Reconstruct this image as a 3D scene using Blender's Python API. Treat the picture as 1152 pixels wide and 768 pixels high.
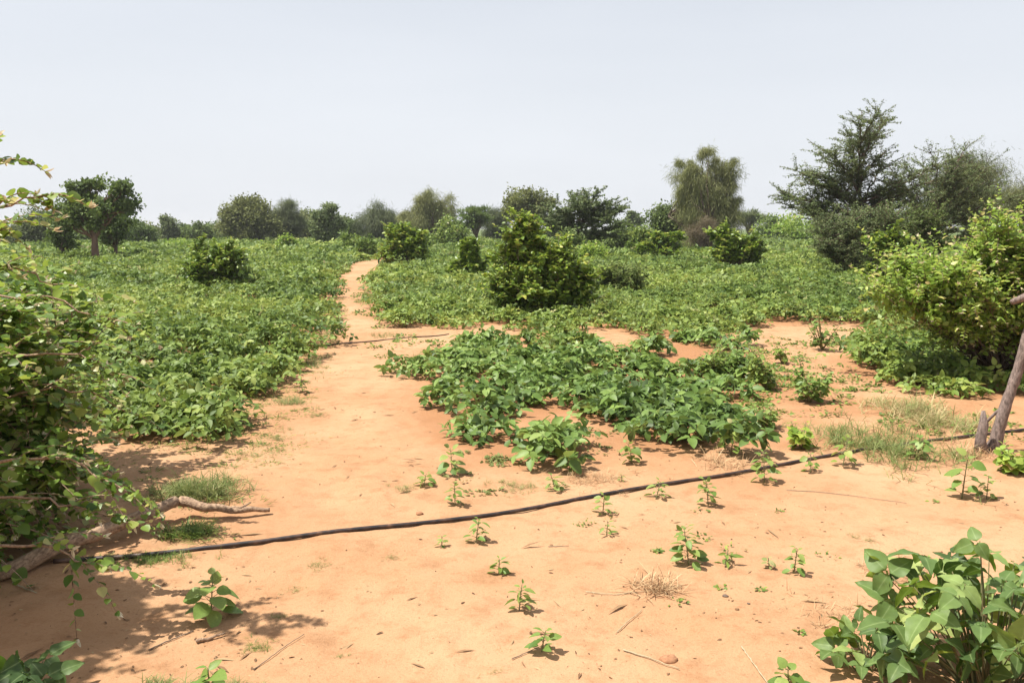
import bpy, bmesh, math, random
import numpy as np
from mathutils import Vector

# ------------------------------------------------------------------ camera, world, sun, exposure
S = bpy.context.scene
for o in list(bpy.data.objects): bpy.data.objects.remove(o)
COL = S.collection
F, H, YH = 960.0, 1.65, 257.0                    # focal length in photo pixels, eye height, horizon row
PITCH = math.atan((384 - YH) / F)
cam = bpy.data.cameras.new('camera'); co = bpy.data.objects.new('camera', cam); COL.objects.link(co)
cam.sensor_width = 36; cam.lens = F / 1152 * 36; cam.clip_end = 5000; cam.clip_start = .05
co.location = (0, 0, H); co.rotation_euler = (math.pi / 2 - PITCH, 0, 0)
S.camera = co

EL = math.radians(64)
TR = Vector((math.cos(EL) * .97, math.cos(EL) * .10, -math.sin(EL)))      # the way sunlight travels
sl = bpy.data.lights.new('sun', 'SUN'); sl.energy = 5.0; sl.angle = math.radians(.6); sl.color = (1, .95, .87)
so = bpy.data.objects.new('sun', sl); COL.objects.link(so)
so.rotation_euler = TR.to_track_quat('-Z', 'Y').to_euler(); so.location = (-10, 5, 30)

W = bpy.data.worlds.new('World'); S.world = W; W.use_nodes = True
wn = W.node_tree; wn.nodes.clear()
sky = wn.nodes.new('ShaderNodeTexSky'); sky.sky_type = 'NISHITA'; sky.sun_disc = False
sky.sun_elevation = EL; sky.sun_rotation = math.atan2(-TR.x, -TR.y)
sky.dust_density = 4.0; sky.air_density = 1.0; sky.ozone_density = 1.0
hz = wn.nodes.new('ShaderNodeMix'); hz.data_type = 'RGBA'; hz.inputs[0].default_value = .78
hz.inputs[7].default_value = (8.1, 8.4, 8.9, 1)         # thin high overcast veiling the blue
tcw = wn.nodes.new('ShaderNodeTexCoord'); sx = wn.nodes.new('ShaderNodeSeparateXYZ'); mr_ = wn.nodes.new('ShaderNodeMapRange')
mr_.inputs['From Min'].default_value = 0; mr_.inputs['From Max'].default_value = .45; mr_.inputs['To Min'].default_value = .88; mr_.inputs['To Max'].default_value = .6
nw = wn.nodes.new('ShaderNodeTexNoise'); nw.inputs['Scale'].default_value = 1.6; nw.inputs['Detail'].default_value = 3; mpw = wn.nodes.new('ShaderNodeMapping'); mpw.inputs['Scale'].default_value = (1, 1, 5)
wn.links.new(tcw.outputs['Generated'], mpw.inputs[0]); wn.links.new(mpw.outputs[0], nw.inputs['Vector'])
adw = wn.nodes.new('ShaderNodeMath'); adw.operation = 'MULTIPLY_ADD'; adw.inputs[1].default_value = .22
wn.links.new(tcw.outputs['Generated'], sx.inputs[0]); wn.links.new(sx.outputs['Z'], mr_.inputs['Value'])
sbw = wn.nodes.new('ShaderNodeMath'); sbw.operation = 'SUBTRACT'; sbw.inputs[1].default_value = .5; wn.links.new(nw.outputs['Fac'], sbw.inputs[0]); wn.links.new(sbw.outputs[0], adw.inputs[0]); wn.links.new(mr_.outputs[0], adw.inputs[2])
wn.links.new(adw.outputs[0], hz.inputs[0])
bg = wn.nodes.new('ShaderNodeBackground'); bg.inputs[1].default_value = .066
wo = wn.nodes.new('ShaderNodeOutputWorld')
wn.links.new(sky.outputs[0], hz.inputs[6]); wn.links.new(hz.outputs[2], bg.inputs[0]); wn.links.new(bg.outputs[0], wo.inputs[0])
S.view_settings.view_transform = 'Standard'; S.view_settings.look = 'None'
S.view_settings.exposure = 0.8; S.view_settings.gamma = 1; S.view_settings.use_curve_mapping = False
S.render.engine = 'CYCLES'
S.render.resolution_x = 1024; S.render.resolution_y = 682

# ------------------------------------------------------------------ numbers: pixel -> place, noise, terrain
def ray(px, py):
    u = (px - 576) / F; v = (py - 384) / F
    return np.array([u, math.cos(PITCH) - v * math.sin(PITCH), -math.sin(PITCH) - v * math.cos(PITCH)])
def gp(px, py):
    d = ray(px, py); t = H / -d[2]; return (d[0] * t, d[1] * t)
def p3(px, py, Y):
    d = ray(px, py); t = Y / d[1]; return np.array([d[0] * t, Y, H + d[2] * t])
def mpp(Y): return Y / F                         # metres per photo pixel at depth Y

_t = np.random.RandomState(5).rand(256, 256)
def vn(x, y):
    x = np.asarray(x, float); y = np.asarray(y, float)
    xi = np.floor(x).astype(int); yi = np.floor(y).astype(int); fx = x - xi; fy = y - yi
    fx = fx * fx * (3 - 2 * fx); fy = fy * fy * (3 - 2 * fy)
    a = _t[xi % 256, yi % 256]; b = _t[(xi + 1) % 256, yi % 256]; c = _t[xi % 256, (yi + 1) % 256]; d = _t[(xi + 1) % 256, (yi + 1) % 256]
    return (a * (1 - fx) + b * fx) * (1 - fy) + (c * (1 - fx) + d * fx) * fy
def fbm(x, y, o=4):
    s = 0; a = .5
    for i in range(o): s = s + a * (vn(x * 2 ** i + 17.3 * i, y * 2 ** i + 9.1 * i) - .5); a *= .5
    return s
DENTS = [(gp(752, 742), .07, -.012), (gp(700, 703), .16, -.012), (gp(790, 746), .05, -.012), (gp(760, 706), .12, -.010), (gp(80 + 0, 660), .1, -.012),
         (gp(150, 690), .12, -.014), (gp(795, 545), .1, .01), (gp(560, 545), .2, .015), (gp(865, 690), .09, -.010), (gp(430, 690), .13, -.009),
         (gp(480, 640), .13, -.009), (gp(390, 650), .12, -.009), (gp(440, 740), .12, -.010), (gp(520, 720), .12, -.008), (gp(350, 560), .14, -.01), (gp(395, 520), .15, -.01)]
_d = random.Random(12)
for _k in range(70):
    _y = _d.uniform(2.9, 9.5); DENTS.append(((-.9 + .05 * _y + _d.gauss(0, .55), _y), _d.uniform(.07, .15), -_d.uniform(.006, .014)))
for _k in range(40): DENTS.append(((_d.uniform(-.5, 3.6), _d.uniform(2.8, 7.5)), _d.uniform(.06, .16), _d.uniform(-.014, .010)))
def hz_(x, y):
    x = np.asarray(x, float); y = np.asarray(y, float)
    n = np.exp(-((y - 5) / 14) ** 2)
    z = fbm(x * .9 + 3, y * .9, 3) * .075 + fbm(x * 4.5, y * 4.5 + 7, 3) * .030 + n * fbm(x * 16, y * 16, 2) * .009
    z = z + fbm(x * .05 + 40, y * .05 + 11, 2) * .35 * np.clip((y - 15) / 60, 0, 1)
    nr = (y < 12) & (y > 2) & (abs(x) < 8)
    for (c, r, a) in (DENTS if np.any(nr) else []):
        z = z + a * np.exp(-((x - c[0]) ** 2 + (y - c[1]) ** 2 * 1.0) / (r * r) * 2)
    return z
def hz1(x, y): return float(hz_(x, y))

# ------------------------------------------------------------------ materials
def mat(name):
    m = bpy.data.materials.new(name); m.use_nodes = True; nt = m.node_tree; nt.nodes.clear()
    o = nt.nodes.new('ShaderNodeOutputMaterial'); b = nt.nodes.new('ShaderNodeBsdfPrincipled')
    return m, nt, b, o
def ramp(nt, fac, stops):
    r = nt.nodes.new('ShaderNodeValToRGB'); e = r.color_ramp.elements
    while len(e) < len(stops): e.new(.5)
    for k, (p, c) in zip(e, stops): k.position = p; k.color = (*c, 1)
    nt.links.new(fac, r.inputs[0]); return r
def leafmat(name, stops, rough=.45, trans=.3, under=1.25, spec=.5):
    stops = [(p, tuple(q * .80 for q in c)) for p, c in stops]; trans *= .8
    m, nt, b, o = mat(name)
    a = nt.nodes.new('ShaderNodeAttribute'); a.attribute_name = 'rnd'
    r = ramp(nt, a.outputs['Fac'], stops)
    g = nt.nodes.new('ShaderNodeNewGeometry')
    am = nt.nodes.new('ShaderNodeAttribute'); am.attribute_name = 'midrib'; pw = nt.nodes.new('ShaderNodeMath'); pw.operation = 'POWER'; pw.inputs[1].default_value = 9
    nt.links.new(am.outputs['Fac'], pw.inputs[0]); p2 = nt.nodes.new('ShaderNodeMath'); p2.operation = 'MULTIPLY'; p2.inputs[1].default_value = .55; nt.links.new(pw.outputs[0], p2.inputs[0])
    rb = nt.nodes.new('ShaderNodeMix'); rb.data_type = 'RGBA'; rb.inputs[7].default_value = (.24, .34, .10, 1); nt.links.new(p2.outputs[0], rb.inputs[0]); nt.links.new(r.outputs[0], rb.inputs[6])
    n = nt.nodes.new('ShaderNodeTexNoise'); n.inputs['Scale'].default_value = 30
    h = nt.nodes.new('ShaderNodeHueSaturation')
    mu = nt.nodes.new('ShaderNodeMath'); mu.operation = 'MULTIPLY_ADD'; mu.inputs[1].default_value = .5; mu.inputs[2].default_value = .75
    nt.links.new(n.outputs['Fac'], mu.inputs[0]); nt.links.new(mu.outputs[0], h.inputs['Value']); nt.links.new(rb.outputs[2], h.inputs['Color'])
    h2 = nt.nodes.new('ShaderNodeHueSaturation'); h2.inputs['Value'].default_value = under; h2.inputs['Saturation'].default_value = .8
    nt.links.new(h.outputs[0], h2.inputs['Color'])
    mx = nt.nodes.new('ShaderNodeMix'); mx.data_type = 'RGBA'
    nt.links.new(g.outputs['Backfacing'], mx.inputs[0]); nt.links.new(h.outputs[0], mx.inputs[6]); nt.links.new(h2.outputs[0], mx.inputs[7])
    nt.links.new(mx.outputs[2], b.inputs['Base Color']); b.inputs['Roughness'].default_value = rough
    b.inputs['Specular IOR Level'].default_value = spec
    t = nt.nodes.new('ShaderNodeBsdfTranslucent')
    h3 = nt.nodes.new('ShaderNodeHueSaturation'); h3.inputs['Hue'].default_value = .485; h3.inputs['Value'].default_value = 1.7
    nt.links.new(h.outputs[0], h3.inputs['Color']); nt.links.new(h3.outputs[0], t.inputs[0])
    s = nt.nodes.new('ShaderNodeMixShader'); s.inputs[0].default_value = trans
    nt.links.new(b.outputs[0], s.inputs[1]); nt.links.new(t.outputs[0], s.inputs[2]); nt.links.new(s.outputs[0], o.inputs[0])
    return m
def woodmat(name, c1, c2, scale=20, stretch=(1, 1, .2), rough=.85, bump=.5, dist=.01):
    c1 = tuple(q * .8 for q in c1); c2 = tuple(q * .8 for q in c2)
    m, nt, b, o = mat(name)
    tc = nt.nodes.new('ShaderNodeTexCoord'); mp = nt.nodes.new('ShaderNodeMapping'); mp.inputs['Scale'].default_value = stretch
    n = nt.nodes.new('ShaderNodeTexNoise'); n.inputs['Scale'].default_value = scale; n.inputs['Detail'].default_value = 6; n.inputs['Roughness'].default_value = .65
    nt.links.new(tc.outputs['Object'], mp.inputs[0]); nt.links.new(mp.outputs[0], n.inputs['Vector'])
    r = ramp(nt, n.outputs['Fac'], [(.32, c1), (.68, c2)]); nt.links.new(r.outputs[0], b.inputs['Base Color'])
    b.inputs['Roughness'].default_value = rough
    bp = nt.nodes.new('ShaderNodeBump'); bp.inputs['Strength'].default_value = bump; bp.inputs['Distance'].default_value = dist
    nt.links.new(n.outputs['Fac'], bp.inputs['Height']); nt.links.new(bp.outputs[0], b.inputs['Normal'])
    nt.links.new(b.outputs[0], o.inputs[0]); return m

M = {}
M['cowpea'] = leafmat('cowpea_leaf', [(0, (.06, .108, .024)), (.45, (.13, .22, .042)), (.85, (.235, .345, .075)), (1, (.29, .37, .12))], .5, .28, spec=.32)
M['bean'] = leafmat('bean_leaf', [(0, (.045, .10, .014)), (.45, (.105, .195, .024)), (.8, (.20, .31, .04)), (1, (.36, .44, .08))], .5, .36, under=1.1, spec=.22)
M['field'] = leafmat('field_leaf', [(0, (.075, .135, .024)), (.4, (.15, .23, .04)), (.75, (.25, .335, .065)), (.93, (.33, .39, .09)), (1, (.44, .42, .18))], .55, .3, spec=.3)
M['bright'] = leafmat('bright_leaf', [(0, (.12, .20, .025)), (.5, (.24, .375, .055)), (.85, (.42, .52, .10)), (1, (.56, .47, .2))], .45, .46, spec=.4)
M['yellowish'] = leafmat('seedling_leaf', [(0, (.09, .17, .03)), (.5, (.17, .28, .055)), (1, (.31, .38, .10))], .5, .36, spec=.35)
M['citrus'] = leafmat('glossy_leaf', [(0, (.06, .115, .015)), (.5, (.15, .245, .028)), (.85, (.30, .40, .05)), (1, (.48, .48, .11))], .42, .32, spec=.4)
M['jujube'] = leafmat('rounded_leaf', [(0, (.055, .12, .018)), (.5, (.14, .24, .032)), (.85, (.29, .39, .06)), (1, (.46, .45, .17))], .42, .42, spec=.4)
M['dark'] = leafmat('dark_leaf', [(0, (.055, .10, .022)), (.5, (.12, .185, .04)), (1, (.20, .28, .065))], .6, .28, spec=.25)
M['acacia'] = leafmat('acacia_leaf', [(0, (.09, .135, .055)), (.5, (.165, .215, .085)), (1, (.27, .32, .13))], .65, .28, spec=.2)
M['acacia2'] = leafmat('thorn_tree_leaf', [(0, (.08, .125, .035)), (.5, (.14, .20, .05)), (1, (.23, .28, .09))], .65, .28, spec=.2)
M['olive'] = leafmat('olive_foliage', [(0, (.12, .125, .045)), (.5, (.19, .19, .07)), (1, (.29, .28, .11))], .7, .32, spec=.2)
M['willow'] = leafmat('hanging_foliage', [(0, (.20, .20, .07)), (.5, (.31, .30, .11)), (1, (.43, .40, .17))], .7, .35, spec=.2)
M['grey'] = leafmat('grey_foliage', [(0, (.12, .135, .07)), (.5, (.18, .195, .10)), (1, (.27, .28, .15))], .7, .3, spec=.2)
M['brown'] = leafmat('dry_foliage', [(0, (.15, .11, .065)), (.5, (.22, .175, .10)), (1, (.31, .26, .15))], .8, .2, spec=.2)
M['olive'] = leafmat('olive_foliage', [(0, (.11, .13, .04)), (.5, (.18, .205, .065)), (1, (.28, .30, .11))], .7, .32, spec=.2)
M['grey'] = leafmat('grey_foliage', [(0, (.10, .135, .055)), (.5, (.16, .20, .085)), (1, (.25, .29, .13))], .7, .3, spec=.2)
M['willow'] = leafmat('hanging_foliage', [(0, (.17, .195, .06)), (.5, (.27, .295, .095)), (1, (.39, .40, .16))], .7, .35, spec=.2)
M['grass'] = leafmat('grass_blade', [(0, (.14, .19, .05)), (.5, (.24, .28, .09)), (.8, (.38, .36, .16)), (1, (.58, .44, .24))], .65, .3, spec=.25)
M['straw'] = leafmat('straw', [(0, (.36, .23, .12)), (.5, (.54, .37, .2)), (1, (.66, .50, .30))], .75, .2, spec=.2)
M['litter'] = leafmat('litter', [(0, (.10, .06, .035)), (.5, (.26, .15, .08)), (1, (.5, .36, .2))], .85, .05, spec=.1)
M['tip'] = leafmat('shoot_tip', [(0, (.38, .36, .18)), (.5, (.56, .46, .28)), (1, (.66, .58, .40))], .7, .25)
M['stem'] = woodmat('green_stem', (.12, .16, .05), (.26, .2, .1), 40)
M['twig'] = woodmat('twig_bark', (.13, .09, .06), (.28, .21, .15), 40)
M['paletwig'] = woodmat('pale_twig', (.36, .28, .16), (.5, .42, .27), 40)
M['bark'] = woodmat('brown_bark', (.09, .06, .045), (.2, .14, .10), 9, dist=.02)
M['redbark'] = woodmat('reddish_bark', (.14, .08, .055), (.26, .16, .11), 9, dist=.02)
M['log'] = woodmat('weathered_wood', (.16, .09, .055), (.56, .38, .24), 22, (3, 1, 3), dist=.012, bump=.8)
M['deadwood'] = woodmat('grey_dead_wood', (.08, .055, .045), (.36, .27, .23), 26, (3, 3, .8), dist=.012, bump=.9)
M['clod'] = woodmat('earth_clod', (.30, .13, .06), (.5, .26, .13), 30, (1, 1, 1))

def hosemat():
    m, nt, b, o = mat('black_polythene')
    g = nt.nodes.new('ShaderNodeNewGeometry'); n = nt.nodes.new('ShaderNodeTexNoise'); n.inputs['Scale'].default_value = 14; n.inputs['Detail'].default_value = 5
    tc = nt.nodes.new('ShaderNodeTexCoord'); nt.links.new(tc.outputs['Object'], n.inputs['Vector'])
    r = ramp(nt, n.outputs['Fac'], [(.42, (.018, .014, .014)), (.62, (.075, .042, .03)), (.8, (.22, .12, .07))])   # dust lying on the pipe
    nt.links.new(r.outputs[0], b.inputs['Base Color']); b.inputs['Roughness'].default_value = .5
    nt.links.new(b.outputs[0], o.inputs[0]); return m
M['hose'] = hosemat()

def sandmat():
    m, nt, b, o = mat('sandy_soil'); L = nt.links; N = nt.nodes
    tc = N.new('ShaderNodeTexCoord')
    def noise(scale, detail=5, rough=.6):
        n = N.new('ShaderNodeTexNoise'); n.inputs['Scale'].default_value = scale; n.inputs['Detail'].default_value = detail; n.inputs['Roughness'].default_value = rough
        L.new(tc.outputs['Object'], n.inputs['Vector']); return n
    n1 = noise(.55, 6); n2 = noise(5, 6, .7); n3 = noise(85, 5, .75); n4 = noise(260, 2); n5 = noise(13, 5, .75)
    base = ramp(nt, n1.outputs['Fac'], [(.35, (.355, .196, .100)), (.62, (.42, .253, .142))])
    det = ramp(nt, n2.outputs['Fac'], [(.3, (.76, .70, .64)), (.5, (1, 1, 1)), (.72, (1.03, 1.04, 1.05))])
    mul = N.new('ShaderNodeMix'); mul.data_type = 'RGBA'; mul.blend_type = 'MULTIPLY'; mul.inputs[0].default_value = .9
    L.new(base.outputs[0], mul.inputs[6]); L.new(det.outputs[0], mul.inputs[7])
    gr = ramp(nt, n3.outputs['Fac'], [(.28, (.62, .56, .50)), (.45, (1, 1, 1)), (.75, (1.05, 1.05, 1.06))])
    mul2 = N.new('ShaderNodeMix'); mul2.data_type = 'RGBA'; mul2.blend_type = 'MULTIPLY'; mul2.inputs[0].default_value = .8
    L.new(mul.outputs[2], mul2.inputs[6]); L.new(gr.outputs[0], mul2.inputs[7])
    # redder, crumbled soil in patches
    red = ramp(nt, n5.outputs['Fac'], [(.56, (0, 0, 0)), (.72, (1, 1, 1))])
    mr = N.new('ShaderNodeMix'); mr.data_type = 'RGBA'; mr.inputs[7].default_value = (.27, .112, .047, 1)
    mm = N.new('ShaderNodeMath'); mm.operation = 'MULTIPLY'; mm.inputs[1].default_value = .5; L.new(red.outputs[0], mm.inputs[0]); L.new(mm.outputs[0], mr.inputs[0])
    L.new(mul2.outputs[2], mr.inputs[6])
    # loose tilled soil under the crops (vertex attribute) is redder than the trodden sand
    at = N.new('ShaderNodeAttribute'); at.attribute_name = 'tilled'
    mt = N.new('ShaderNodeMix'); mt.data_type = 'RGBA'; mt.inputs[7].default_value = (.29, .142, .066, 1)
    ma = N.new('ShaderNodeMath'); ma.operation = 'MULTIPLY'; ma.inputs[1].default_value = .85
    L.new(at.outputs['Fac'], ma.inputs[0]); L.new(ma.outputs[0], mt.inputs[0]); L.new(mr.outputs[2], mt.inputs[6])
    # far ground grown over with herbs
    af = N.new('ShaderNodeAttribute'); af.attribute_name = 'weedy'
    nf = noise(.35, 6, .7); gf = ramp(nt, nf.outputs['Fac'], [(.35, (.065, .10, .028)), (.6, (.11, .145, .042)), (.72, (.22, .175, .085))])
    mf = N.new('ShaderNodeMix'); mf.data_type = 'RGBA'; L.new(af.outputs['Fac'], mf.inputs[0]); L.new(mt.outputs[2], mf.inputs[6]); L.new(gf.outputs[0], mf.inputs[7])
    L.new(mf.outputs[2], b.inputs['Base Color']); b.inputs['Roughness'].default_value = .95; b.inputs['Specular IOR Level'].default_value = .15
    s1 = N.new('ShaderNodeMath'); s1.operation = 'MULTIPLY_ADD'; s1.inputs[1].default_value = .35
    L.new(n3.outputs['Fac'], s1.inputs[0]); L.new(n5.outputs['Fac'], s1.inputs[2])
    s2 = N.new('ShaderNodeMath'); s2.operation = 'MULTIPLY_ADD'; s2.inputs[1].default_value = .12; L.new(n4.outputs['Fac'], s2.inputs[0]); L.new(s1.outputs[0], s2.inputs[2])
    bp = N.new('ShaderNodeBump'); bp.inputs['Strength'].default_value = .55; bp.inputs['Distance'].default_value = .022
    L.new(s2.outputs[0], bp.inputs['Height']); L.new(bp.outputs[0], b.inputs['Normal']); L.new(b.outputs[0], o.inputs[0])
    return m
M['sand'] = sandmat()

# ------------------------------------------------------------------ mesh helpers
def tag(o, label=None, cat=None, group=None, kind=None):
    if label: o['label'] = label
    if cat: o['category'] = cat
    if group: o['group'] = group
    if kind: o['kind'] = kind
    return o
def empty(name, loc):
    o = bpy.data.objects.new(name, None); o.location = loc; o.empty_display_size = .1; COL.objects.link(o); return o

class Geo:
    """collects triangles / quads and builds ONE mesh object"""
    def __init__(s): s.v = []; s.f = []; s.r = []; s.m = []; s.n = 0
    def add(s, v, f, r, mid=0.):
        v = np.asarray(v, float); f = np.asarray(f, int); s.m.append(np.broadcast_to(np.asarray(mid, float), (len(v),)))
        s.v.append(v); s.f.append(f + s.n); s.r.append(np.broadcast_to(np.asarray(r, float), (len(v),))); s.n += len(v)
    def leaves(s, T, P, D, Nn, size, r):
        """T=(verts, tris); P places, D leaf directions, Nn leaf normals"""
        tv, tf = T; P = np.atleast_2d(P); N = len(P)
        if N == 0: return
        D = np.broadcast_to(D, P.shape).astype(float); Nn = np.broadcast_to(Nn, P.shape).astype(float)
        D = D / (np.linalg.norm(D, axis=1, keepdims=True) + 1e-9)
        Z = Nn - (Nn * D).sum(1, keepdims=True) * D; Z /= (np.linalg.norm(Z, axis=1, keepdims=True) + 1e-9)
        X = np.cross(D, Z); size = np.broadcast_to(np.asarray(size, float), (N,))[:, None, None]
        V = (X[:, None, :] * tv[None, :, 0:1] + D[:, None, :] * tv[None, :, 1:2] + Z[:, None, :] * tv[None, :, 2:3]) * size + P[:, None, :]
        fs = tf[None] + (np.arange(N) * len(tv))[:, None, None]
        s.add(V.reshape(-1, 3), fs.reshape(-1, tf.shape[1]), np.repeat(np.broadcast_to(r, (N,)), len(tv)), np.tile(MIDS[len(tv)], N) if len(tv) in MIDS else 0.)
    def tube(s, path, rad, k=6, rng=None, jit=0):
        path = np.asarray(path, float); n = len(path); rad = np.broadcast_to(rad, (n,))
        t = np.gradient(path, axis=0); t /= np.linalg.norm(t, axis=1, keepdims=True) + 1e-9
        up = np.array([0, 0, 1.]) if abs(t[:, 2]).mean() < .8 else np.array([1., 0, 0])
        a = np.cross(t, up); a /= np.linalg.norm(a, axis=1, keepdims=True) + 1e-9; b = np.cross(a, t)
        th = np.arange(k) / k * 2 * np.pi; rr = rad[:, None] * np.ones((n, k))
        if jit and rng is not None: rr = rr * (1 + jit * (rng.rand(n, k) - .5))
        V = path[:, None] + rr[..., None] * (np.cos(th)[None, :, None] * a[:, None] + np.sin(th)[None, :, None] * b[:, None])
        i = np.arange(n - 1)[:, None] * k; j = np.arange(k)[None]; j2 = (j + 1) % k
        f = np.stack([i + j, i + j2, i + k + j2, i + k + j], -1).reshape(-1, 4)
        s.add(V.reshape(-1, 3), f, .5)
        m = s.n; c0 = np.arange(k) + m - n * k; c1 = c0 + (n - 1) * k
        s.add(np.array([path[0], path[-1]]), np.zeros((0, 3), int), .5)
        s.f.append(np.stack([c0, np.full(k, m), np.roll(c0, -1)], -1)); s.f.append(np.stack([c1, np.roll(c1, -1), np.full(k, m + 1)], -1))
    def build(s, name, material, parent=None, origin=(0, 0, 0), smooth=True):
        V = np.concatenate(s.v) - np.asarray(origin, float)
        fs = [f for f in s.f if len(f)]
        me = bpy.data.meshes.new(name); loops = np.concatenate([f.ravel() for f in fs]); tot = np.concatenate([np.full(len(f), f.shape[1]) for f in fs])
        me.vertices.add(len(V)); me.vertices.foreach_set('co', V.ravel().astype('f'))
        me.loops.add(len(loops)); me.loops.foreach_set('vertex_index', loops.astype('i'))
        me.polygons.add(len(tot)); st = np.concatenate([[0], np.cumsum(tot)[:-1]])
        me.polygons.foreach_set('loop_start', st.astype('i')); me.polygons.foreach_set('loop_total', tot.astype('i'))
        me.polygons.foreach_set('use_smooth', np.full(len(tot), smooth))
        at = me.attributes.new('rnd', 'FLOAT', 'POINT'); at.data.foreach_set('value', np.concatenate(s.r).astype('f'))
        if any(np.any(m_) for m_ in s.m):
            at = me.attributes.new('midrib', 'FLOAT', 'POINT'); at.data.foreach_set('value', np.concatenate(s.m).astype('f'))
        me.update(calc_edges=True); me.materials.append(material)
        o = bpy.data.objects.new(name, me); COL.objects.link(o)
        if parent is not None: o.parent = parent
        else: o.location = origin
        return o

def ovate(w=.62, fold=.10, curl=.18, heart=.0):
    st = [(.10, .60), (.34, 1.0), (.64, .84), (.87, .42)]; v = [(0, 0, 0)]; f = []
    for y, k in st: v += [(-w * .5 * k, y - heart * .5, fold * k - curl * y * y), (0, y, -curl * y * y), (w * .5 * k, y - heart * .5, fold * k - curl * y * y)]
    v.append((0, 1, -curl)); f = [(0, 2, 1), (0, 3, 2)]
    for i in range(3):
        a = 1 + i * 3; f += [(a, a + 1, a + 4), (a, a + 4, a + 3), (a + 1, a + 2, a + 5), (a + 1, a + 5, a + 4)]
    f += [(10, 11, 13), (11, 12, 13)]
    return np.array(v, float), np.array(f)
def ovate_fine(w=.62, fold=.08, curl=.22, wave=.03):
    n = 8; v = []; f = []
    for i in range(n + 1):
        y = i / n; wd = w * .5 * (math.sin(math.pi * min(1, y * 1.0) ** .62) ** .8) * (1 - .18 * y) if 0 < i < n else 0
        if i == 1: wd *= .9
        for sx in (-1, -.55, 0, .55, 1):
            v.append((sx * wd, y, -curl * y * y + fold * abs(sx) ** 1.3 * math.sin(math.pi * y) + wave * abs(sx) * math.sin(y * 14 + sx * 2)))
    for i in range(n):
        for j in range(4):
            a = i * 5 + j; f.append((a, a + 5, a + 6)); f.append((a, a + 6, a + 1))
    return np.array(v), np.array(f)
def merge_T(parts):
    V = []; Fc = []; n = 0
    for (v, f), ang, sc, off, tilt in parts:
        c, s_ = math.cos(ang), math.sin(ang); v = v * sc
        y = v[:, 1] * math.cos(tilt) + v[:, 2] * math.sin(tilt); z = -v[:, 1] * math.sin(tilt) + v[:, 2] * math.cos(tilt)
        w = np.stack([v[:, 0] * c - y * s_, v[:, 0] * s_ + y * c, z], -1) + np.array(off)
        V.append(w); Fc.append(f + n); n += len(v)
    return np.concatenate(V), np.concatenate(Fc)
OV = ovate(); OVW = ovate(.85, .08, .22); OVN = ovate(.36, .06, .2); ROUND = ovate(.9, .10, .12, .05); FINE = ovate_fine(.74); FINER = ovate_fine(.86, .09, .16, .02)
TRI = merge_T([(OV, 0, 1, (0, .22, 0), .1), (OV, 1.75, .85, (-.02, .1, 0), .2), (OV, -1.75, .85, (.02, .1, 0), .2)])
TRIF = merge_T([(FINE, 0, 1, (0, .25, 0), .15), (FINE, 1.65, .88, (-.03, .1, 0), .3), (FINE, -1.65, .88, (.03, .1, 0), .3)])
_mr = np.tile([0, 0, 1., 0, 0], 9); MIDS = {45: _mr, 135: np.tile(_mr, 3)}
DIA = (np.array([(0, 0, 0), (-.33, .45, .07), (0, 1, -.08), (.33, .45, .07)], float), np.array([(0, 2, 1), (0, 3, 2)]))
DIA3 = merge_T([(DIA, 0, 1, (0, .1, 0), .1), (DIA, 1.9, .9, (0, 0, 0), .2), (DIA, -1.9, .9, (0, 0, 0), .2)])
SLV = (np.array([(0, 0, 0), (-.07, .4, .02), (0, 1, -.05), (.07, .4, .02)], float), np.array([(0, 2, 1), (0, 3, 2)]))
HANG = (np.array([(0, 0, 0), (-.022, .4, .02), (0, 1, -.05), (.022, .4, .02)], float), np.array([(0, 2, 1), (0, 3, 2)]))
BLADE = (np.array([(-.022, 0, 0), (.022, 0, 0), (-.02, .4, .02), (.02, .4, .02), (-.012, .75, -.03), (.012, .75, -.03), (0, 1, -.14)], float),
         np.array([(0, 1, 3), (0, 3, 2), (2, 3, 5), (2, 5, 4), (4, 5, 6)]))
PINN = merge_T([(DIA, s * 1.15, .36, (0, y, 0), .05) for y in (.1, .3, .5, .7) for s in (1, -1)] + [(DIA, 0, .34, (0, .8, 0), 0)])

def runit(rng, n, zb=0.):
    v = rng.normal(size=(n, 3)); v[:, 2] += zb; return v / np.linalg.norm(v, axis=1, keepdims=True)
def bez(a, b, c, n):
    t = np.linspace(0, 1, n)[:, None]; return (1 - t) ** 2 * a + 2 * t * (1 - t) * b + t * t * c
def inpoly(x, y, poly):
    ins = np.zeros(len(x), bool); n = len(poly)
    for i in range(n):
        x1, y1 = poly[i]; x2, y2 = poly[(i + 1) % n]
        c = ((y1 > y) != (y2 > y)); xx = (x2 - x1) * (y - y1) / ((y2 - y1) if y2 != y1 else 1e-9) + x1
        ins ^= c & (x < xx)
    return ins

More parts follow.
